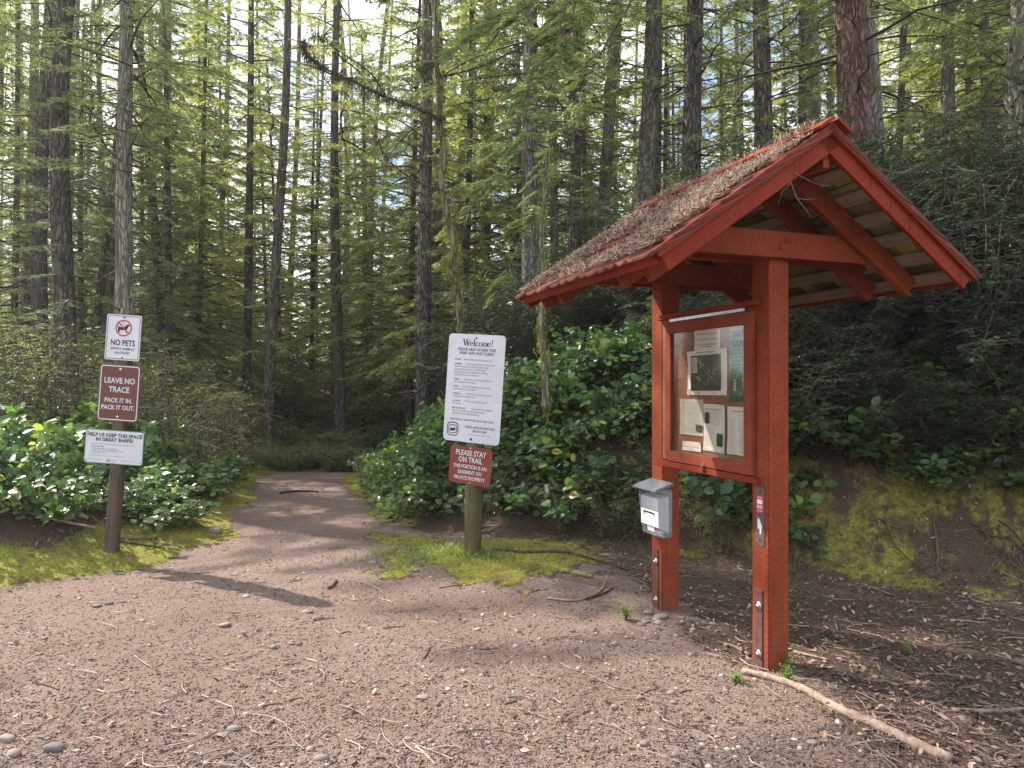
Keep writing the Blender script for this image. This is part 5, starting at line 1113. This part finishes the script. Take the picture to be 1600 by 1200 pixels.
# single stones
ST = [blob(10 + i, 3, (.5, .62, .42, .7)[i % 4]) for i in range(5)]
for m_ in ST: m_.materials.append(M_STONE)
def gp(px, py):                            # where the view through a pixel meets the ground
    y = 3.0
    for _ in range(40):
        zt = 1.6 + (600 - py) / 1110 * y; zg = H((px - 800) / 1110 * y, y); y += (zt - zg) / max(.1, (py - 600) / 1110) * .5
    return (px - 800) / 1110 * y, y
def stone(px, py, wpx, label, group=None):
    x, y = gp(px, py); ob = bpy.data.objects.new('stone', ST[RND.randrange(5)]); COL.objects.link(ob); s = wpx / 1110 * y / (2.4 if wpx < 28 else 3.0)
    ob.scale = (s, s, s); ob.rotation_euler = (RND.gauss(0, .1), RND.gauss(0, .1), RND.uniform(-.5, .5)); ob.location = (x, y, H(x, y) + s * .16); tag(ob, label, 'stone', group)
for a in [(85, 1171, 42, 'largest grey flat stone at the bottom left corner of the trail'), (20, 1180, 32, 'dull mossy stone at the very corner left of the largest grey stone'), (12, 1156, 34, 'half-buried grey stone cut by the left edge'), (365, 1140, 22, 'mid-grey oval stone low in the trail, right of the fallen twig'), (503, 1186, 24, 'pinkish flat stone at the bottom edge of the trail'), (650, 892, 14, 'round pale stone at the edge of the grass by the welcome sign'), (838, 922, 11, 'small round pale stone just left of the curved dead branch'), (335, 832, 22, 'buff stone at the end of the left mossy mound'), (350, 978, 22, 'wide flat stone in the trail below the long shadow'), (498, 968, 20, 'dark flat stone in the shadow band of the trail'), (1032, 965, 24, 'grey angular stone at the foot of the far kiosk post'), (1012, 958, 20, 'pale mossy stone left of the far kiosk post'), (1048, 1084, 15, 'pale oval stone alone on the dark soil left of the near post'), (1006, 1163, 17, 'white oval stone at the bottom in front of the kiosk'), (1268, 1161, 18, 'tan round stone below the long fallen branch'), (660, 1091, 20, 'pale flat stone in the middle foreground of the trail'), (638, 1155, 16, 'brown round stone low in the middle foreground'), (595, 1185, 15, 'pale stone at the bottom edge between two brown ones'), (1052, 1098, 14, 'lower one of two pale stones left of the near kiosk post'), (170, 944, 16, 'flat pale stone on the trail below the left moss')]: stone(*a)
for i in range(46):
    px, py = RND.uniform(30, 1180), RND.uniform(880, 1190)
    if px > 1000 and py < 980: continue
    stone(px, py, RND.uniform(8, 15), 'small stone lying loose on the trail', 'small loose trail stones')
for i in range(14): stone(RND.uniform(985, 1120), RND.uniform(958, 985), RND.uniform(8, 16), 'small stone packed round the foot of the far kiosk post', 'stones at the far post foot')
# dead leaves
DL = np.array([(0, 0, 0), (.22, .3, .06), (.2, .7, .10), (0, 1, .04), (-.2, .7, .12), (-.22, .3, .05), (0, .5, -.02)]); DLF = np.array([(6, 0, 1), (6, 1, 2), (6, 2, 3), (6, 3, 4), (6, 4, 5), (6, 5, 0)])
def dead(n, seed, cond, yr, smin, smax, name, label):
    x, y, z, rng = scatter_pts(n, seed, None, yr, cond); m_ = len(x); a = rng.uniform(0, 6.28, m_); D_ = np.stack([np.cos(a), np.sin(a), rng.normal(.1, .3, m_)], -1); U_ = np.array([0, 0, 1.]) + rng.normal(0, .4, (m_, 3))
    tb = TB(); put_leaves(tb, np.stack([x, y, z + .008], -1), D_, U_, rng.uniform(smin, smax, m_), rng.uniform(0, 1, m_), 0, DL, DLF); ob = link(name, tb.mesh(name), (M_DLEAF,)); tag(ob, label, 'leaf litter', kind='stuff')
dead(30000, 63, lambda p, m_, l, x, y, r: ((l > .45) & (r < .55)) | ((sdist(x, y, BANK) > .1) & (sdist(x, y, BANK) < 1.6) & (x > -.8) & (r < .8)) & (fbm(x * 2.5, y * 2.5, 91) > .42) | ((p > .5) & (r < .012)) | ((sdist(x, y, LEFT) > .5) & (sdist(x, y, LEFT) < 2) & (r < .2)), (2.6, 11), .018, .052, 'leaf_litter', 'fallen brown leaves under the kiosk and on the bank')
# twigs litter
def twiglit(n, seed, cond, name, label, lmin, lmax, wmax, kindm=M_NEEDLE, yr=(2.6, 10)):
    x, y, z, rng = scatter_pts(n, seed, None, yr, cond); tb = TB()
    m_ = len(x); a = rng.uniform(0, 6.28, m_); l_ = lmin + (lmax - lmin) * rng.uniform(0, 1, m_) ** 2.5; w_ = wmax * rng.uniform(.35, 1, m_)
    k = 4; t = np.linspace(-.5, .5, k)[None]; cur = rng.normal(0, .18, (m_, 1)); cx = x[:, None] + np.cos(a)[:, None] * l_[:, None] * t - np.sin(a)[:, None] * l_[:, None] * cur * (t ** 2 * 4); cyy = y[:, None] + np.sin(a)[:, None] * l_[:, None] * t + np.cos(a)[:, None] * l_[:, None] * cur * (t ** 2 * 4)
    zz = terr(cx, cyy) + .005 + rng.uniform(0, .008, (m_, 1)); nx_, ny_ = -np.sin(a)[:, None] * w_[:, None], np.cos(a)[:, None] * w_[:, None]
    A = np.stack([cx - nx_, cyy - ny_, zz], -1); B = np.stack([cx + nx_, cyy + ny_, zz], -1); C_ = np.stack([cx, cyy, zz + w_[:, None] * 1.6], -1)
    V = np.stack([A, B, C_], 2).reshape(m_, k * 3, 3); F_ = []
    for i in range(k - 1):
        o_ = i * 3
        for p_, q_ in ((1, 2), (2, 0)): F_ += [(o_ + p_, o_ + 3 + p_, o_ + 3 + q_), (o_ + p_, o_ + 3 + q_, o_ + q_)]
    F_ = (np.array(F_)[None] + (np.arange(m_) * k * 3)[:, None, None]).reshape(-1, 3); tb.add(V.reshape(-1, 3), F_, np.repeat(rng.uniform(0, 1, m_), k * 3), 0)
    ob = link(name, tb.mesh(name), (kindm,)); tag(ob, label, 'twig litter', kind='stuff')
twiglit(26000, 64, lambda p, m_, l, x, y, r: (l > .35) & (r < .9) | ((p > .4) & (r < .35)) | ((sdist(x, y, BANK) > 0) & (sdist(x, y, BANK) < 1.5) & (r < .4)), 'needle_litter', 'dry needles and bark shreds on the ground', .012, .06, .0016, M_SHRED)
twiglit(2400, 65, lambda p, m_, l, x, y, r: (l > .35) | ((p > .4) & (r < .30)) | ((sdist(x, y, BANK) > -.2) & (sdist(x, y, BANK) < 2) & (r < .9)), 'twig_litter', 'thin fallen twigs on the soil and trail', .05, .35, .0035, M_SHRED)
# moss tufts and grass
def blades(n, seed, cond, h0, h1, w_, mat, name, label, cat, yr=(3, 13), lean=.5):
    x, y, z, rng = scatter_pts(n, seed, None, yr, cond); m_ = len(x); a = rng.uniform(0, 6.28, m_); h = h0 + (h1 - h0) * rng.uniform(0, 1, m_) ** 1.5; lx, ly = rng.normal(0, lean, m_) * h, rng.normal(0, lean, m_) * h
    dx, dy = np.cos(a) * w_, np.sin(a) * w_
    V = np.stack([np.stack([x - dx, y - dy, z - .003], -1), np.stack([x + dx, y + dy, z - .003], -1), np.stack([x + lx * .4 + dx * .6, y + ly * .4 + dy * .6, z + h * .6], -1), np.stack([x + lx, y + ly, z + h], -1)], 1).reshape(-1, 3)
    F_ = (np.array([[0, 1, 2], [0, 2, 3]])[None] + (np.arange(m_) * 4)[:, None, None]).reshape(-1, 3); tb = TB(); tb.add(V, F_, np.repeat(np.clip(fbm(x * 7, y * 7, 5) + rng.normal(0, .2, m_), 0, 1), 4), 0)
    ob = link(name, tb.mesh(name), (mat,)); tag(ob, label, cat, kind='stuff')
blades(150000, 66, lambda p, m_, l, x, y, r: (m_ > .35) & (r < m_), .007, .030, .0022, M_MOSSB, 'moss', 'yellow-green moss on the mounds and cut bank', 'moss')
gx = lambda x, y: np.exp(-((x + .68) / .48) ** 2 - ((y - 6.35) / .34) ** 2) + np.exp(-((x + .32) / .18) ** 2 - ((y - 6.2) / .16) ** 2) * .8
blades(90000, 67, lambda p, m_, l, x, y, r: (r < gx(x, y) * .9) | ((m_ > .4) & (x < -2.6) & (y < 7) & (r < .06 + .3 * (fbm(x * 2, y * 2, 8) > .58))), -.0 + .02, .085, .0017, M_GRASS, 'grass', 'fresh green grass at the welcome sign post and left mound', 'grass', (4.6, 8), .45)
# small plants
def weed(name, label, px, py, h, n, size, mat, dd=None):
    x, y = gp(px, py) if dd is None else ((px - 800) / 1110 * dd, dd)
    rng = np.random.default_rng(int(px)); tb = TB(); P, D, U, S, Rn = [], [], [], [], []
    for i in range(n):
        a = rng.uniform(0, 6.28); o_ = rng.uniform(.01, .07) * h * 8; hh = h * rng.uniform(.4, 1); t = np.linspace(0, 1, 5); b = np.array([math.cos(a), math.sin(a), 0]); pts = b * (o_ * t ** 1.5)[:, None]; pts[:, 2] = hh * t
        tb.tube(pts, [.002, .002, .0016, .0012, .0008], 3, .6, 0, False)
        for j in range(9): u = rng.uniform(.2, 1); p = pts[int(u * 4)]; P.append(p + rng.normal(0, .008, 3)); D.append(rng.normal(0, 1, 3) * [1, 1, .4]); U.append(np.array([0, 0, 1.]) + rng.normal(0, .3, 3)); S.append(size * rng.uniform(.5, 1.2)); Rn.append(rng.uniform(0, 1))
    put_leaves(tb, *map(np.array, (P, D, U, S, Rn)), 0, SMALLT, SMALLF); ob = link(name, tb.mesh(name), (mat,)); ob.location = (x, y, H(x, y)); tag(ob, label, 'weed')
weed('weed', 'small green weed clump left of the far kiosk post', 978, 968, .13, 26, .022, M_GRASS)
weed('weed', 'tall thin green weed at the outer corner of the near kiosk post', 1232, 1048, .20, 5, .022, M_GRASS)
weed('weed', 'low green weed between the near kiosk post and the fallen branch', 1232, 1064, .09, 18, .022, M_GRASS)
weed('weed', 'low weed tuft at the butt of the long fallen branch', 1150, 1066, .07, 22, .018, M_GRASS)
weed('weed', 'tiny grass-like weed on the dark soil right of the kiosk', 1418, 1020, .10, 8, .02, M_GRASS)
# sticks and branches
def stick(label, pts, r, col=.6, name='fallen_branch', cat='branch', sides=8, knots=True, group=None, lift=0):
    P = []
    for i, p in enumerate(pts):
        x, y = gp(p[0], p[1]); P.append(Vector((x, y, H(x, y) + r[0] * .8 + (p[2] if len(p) > 2 else 0) + lift)))
    P = smooth_path(P, 5); o_ = P[0].copy(); n = len(P); rr = [(r[0] + (r[1] - r[0]) * i / (n - 1)) * (1 + (.12 * math.sin(i * 2.3) if knots else 0)) for i in range(n)]
    tb = TB(); tb.tube([p - o_ for p in P], rr, sides, col, 0); ob = link(name, tb.mesh('branch', True), (M_STK,)); ob.location = o_; tag(ob, label, cat, group)
def stickmat():
    m, t, out = newmat('fallen wood'); a = attr(t).outputs['Fac']; n = noise(t, coords(t), 25, 6, .7)
    c = ramp(t, a, [(0, (.04, .03, .026)), (.5, (.16, .11, .085)), (1, (.40, .30, .23))]); c = mixc(t, 1.0, c, ramp(t, n, [(.35, (.5, .47, .45)), (.65, (1.2, 1.2, 1.2))]), 'MULTIPLY')
    princ(t, out, c, .8, .2, bump(t, n, .006)); return m
M_STK = stickmat()
stick('long peeled brown branch running from the near kiosk post to the bottom right', [(1160, 1052), (1215, 1066), (1262, 1084), (1310, 1112), (1375, 1140), (1430, 1168), (1486, 1192)], (.018, .028), .8)
stick('curved dark and pale dead branch between the grass and the far kiosk post', [(855, 936), (895, 940), (920, 934), (940, 922), (950, 905, .03)], (.010, .008), .75)
stick('dark forked piece lying against the curved dead branch', [(915, 938), (940, 930), (958, 920)], (.010, .006), .1)
stick('long dark limb lying across the moss right of the welcome sign post', [(770, 860), (820, 864), (880, 864), (930, 876), (985, 893)], (.014, .008), .15)
stick('thin bowed twig lying from the mossy limb toward the far post', [(880, 864, .01), (905, 855, .04), (935, 870, .02), (960, 890)], (.005, .003), .5)
stick('grey sawn branch on the moss right of the left sign post', [(184, 842), (215, 843), (243, 842)], (.022, .018), .65)
stick('thin dark stick below the grey branch by the left sign post', [(187, 847), (220, 852), (258, 858)], (.011, .007), .15)
stick('pale fallen branch in the salal left of the left sign post', [(20, 812), (50, 812), (85, 822), (150, 835)], (.014, .012), .8, lift=.05)
stick('grey lichen-spotted stick at the right edge below the slope', [(1488, 1112), (1540, 1114), (1600, 1111)], (.012, .011), .7)
stick('short stick leaning on the soil left of the near kiosk post', [(1131, 1008), (1150, 1014), (1172, 1026)], (.011, .010), .55)
stick('pale stick lying right behind the near kiosk post', [(1240, 1020), (1265, 1026), (1295, 1033)], (.009, .006), .9)
stick('short dark stick chunk on the trail near the centre', [(513, 921), (520, 916), (526, 909)], (.012, .012), .35)
stick('dark root-like stick across the trail near its crest', [(438, 772), (460, 769), (485, 769), (498, 770)], (.02, .01), .05)
stick('thin twig standing up on the trail left of centre', [(383, 932), (390, 924, .02), (388, 918, .05)], (.004, .003), .6)
stick('pale stick at the bottom of the trail right of centre', [(650, 1168), (665, 1180), (680, 1196)], (.006, .005), .9)
stick('small brown twig on the trail beside the small left stones', [(105, 1120), (112, 1112), (118, 1103)], (.005, .004), .6)
stick('thin long twig arcing over the dark soil left of the near post', [(905, 1040), (940, 1052), (990, 1078)], (.003, .002), .6)
stick('broken twig on the gravel in front of the far post', [(662, 1030), (668, 1020), (672, 1010)], (.005, .004), .3)
for i in range(26):
    px, py = RND.uniform(40, 1580), RND.uniform(890, 1185); a = RND.uniform(-.9, .9); l = RND.uniform(12, 40)
    stick('small loose stick lying on the open ground', [(px, py), (px + l * .5, py + l * .5 * math.sin(a) * .5 + RND.uniform(-2, 2)), (px + l, py + l * math.sin(a) * .5)], (RND.uniform(.003, .006), .002), RND.random() * .6, 'stick', 'stick', 5, True, 'small loose sticks')

# roots hanging out of the cut bank
for i in range(16):
    x = RND.uniform(.6, 6.0); y = 6.3 - .35 * x * .9 + RND.uniform(.1, .9)
    for _ in range(30):
        sd_ = float(sdist(np.array([x]), np.array([y]), BANK)[0])
        if sd_ > .75: y -= .05
        elif sd_ < .55: y += .05
    rng = np.random.default_rng(900 + i); k = 9; P = []; dx = RND.uniform(-.5, .5)
    for j in range(k):
        t_ = j / (k - 1); xx = x + dx * t_ + rng.normal(0, .02); yy = y - .62 * t_ + rng.normal(0, .02); P.append(Vector((xx, yy, H(xx, yy) + .012 + .03 * math.sin(t_ * 3.1))))
    o_ = P[0].copy(); tb = TB(); tb.tube([p - o_ for p in smooth_path(P, 3)], list(np.linspace(.009, .002, (k - 1) * 3 + 1)), 5, rng.uniform(.1, .6), 0)
    for q in range(4):
        j = rng.integers(1, k - 2); b = P[j] - o_; d = Vector((rng.normal(0, .12), -abs(rng.normal(0, .12)), 0)); e2 = b + d; wz = H(o_.x + e2.x, o_.y + e2.y) - o_.z + .01; tb.tube([b, b + d * .5 + Vector((0, 0, .02)), Vector((e2.x, e2.y, wz))], [.004, .003, .0015], 4, .4, 0)
    ob = link('root', tb.mesh('root', True), (M_STK,)); ob.location = o_; tag(ob, 'bare root trailing down the earth bank behind the kiosk', 'root', 'roots on the cut bank')
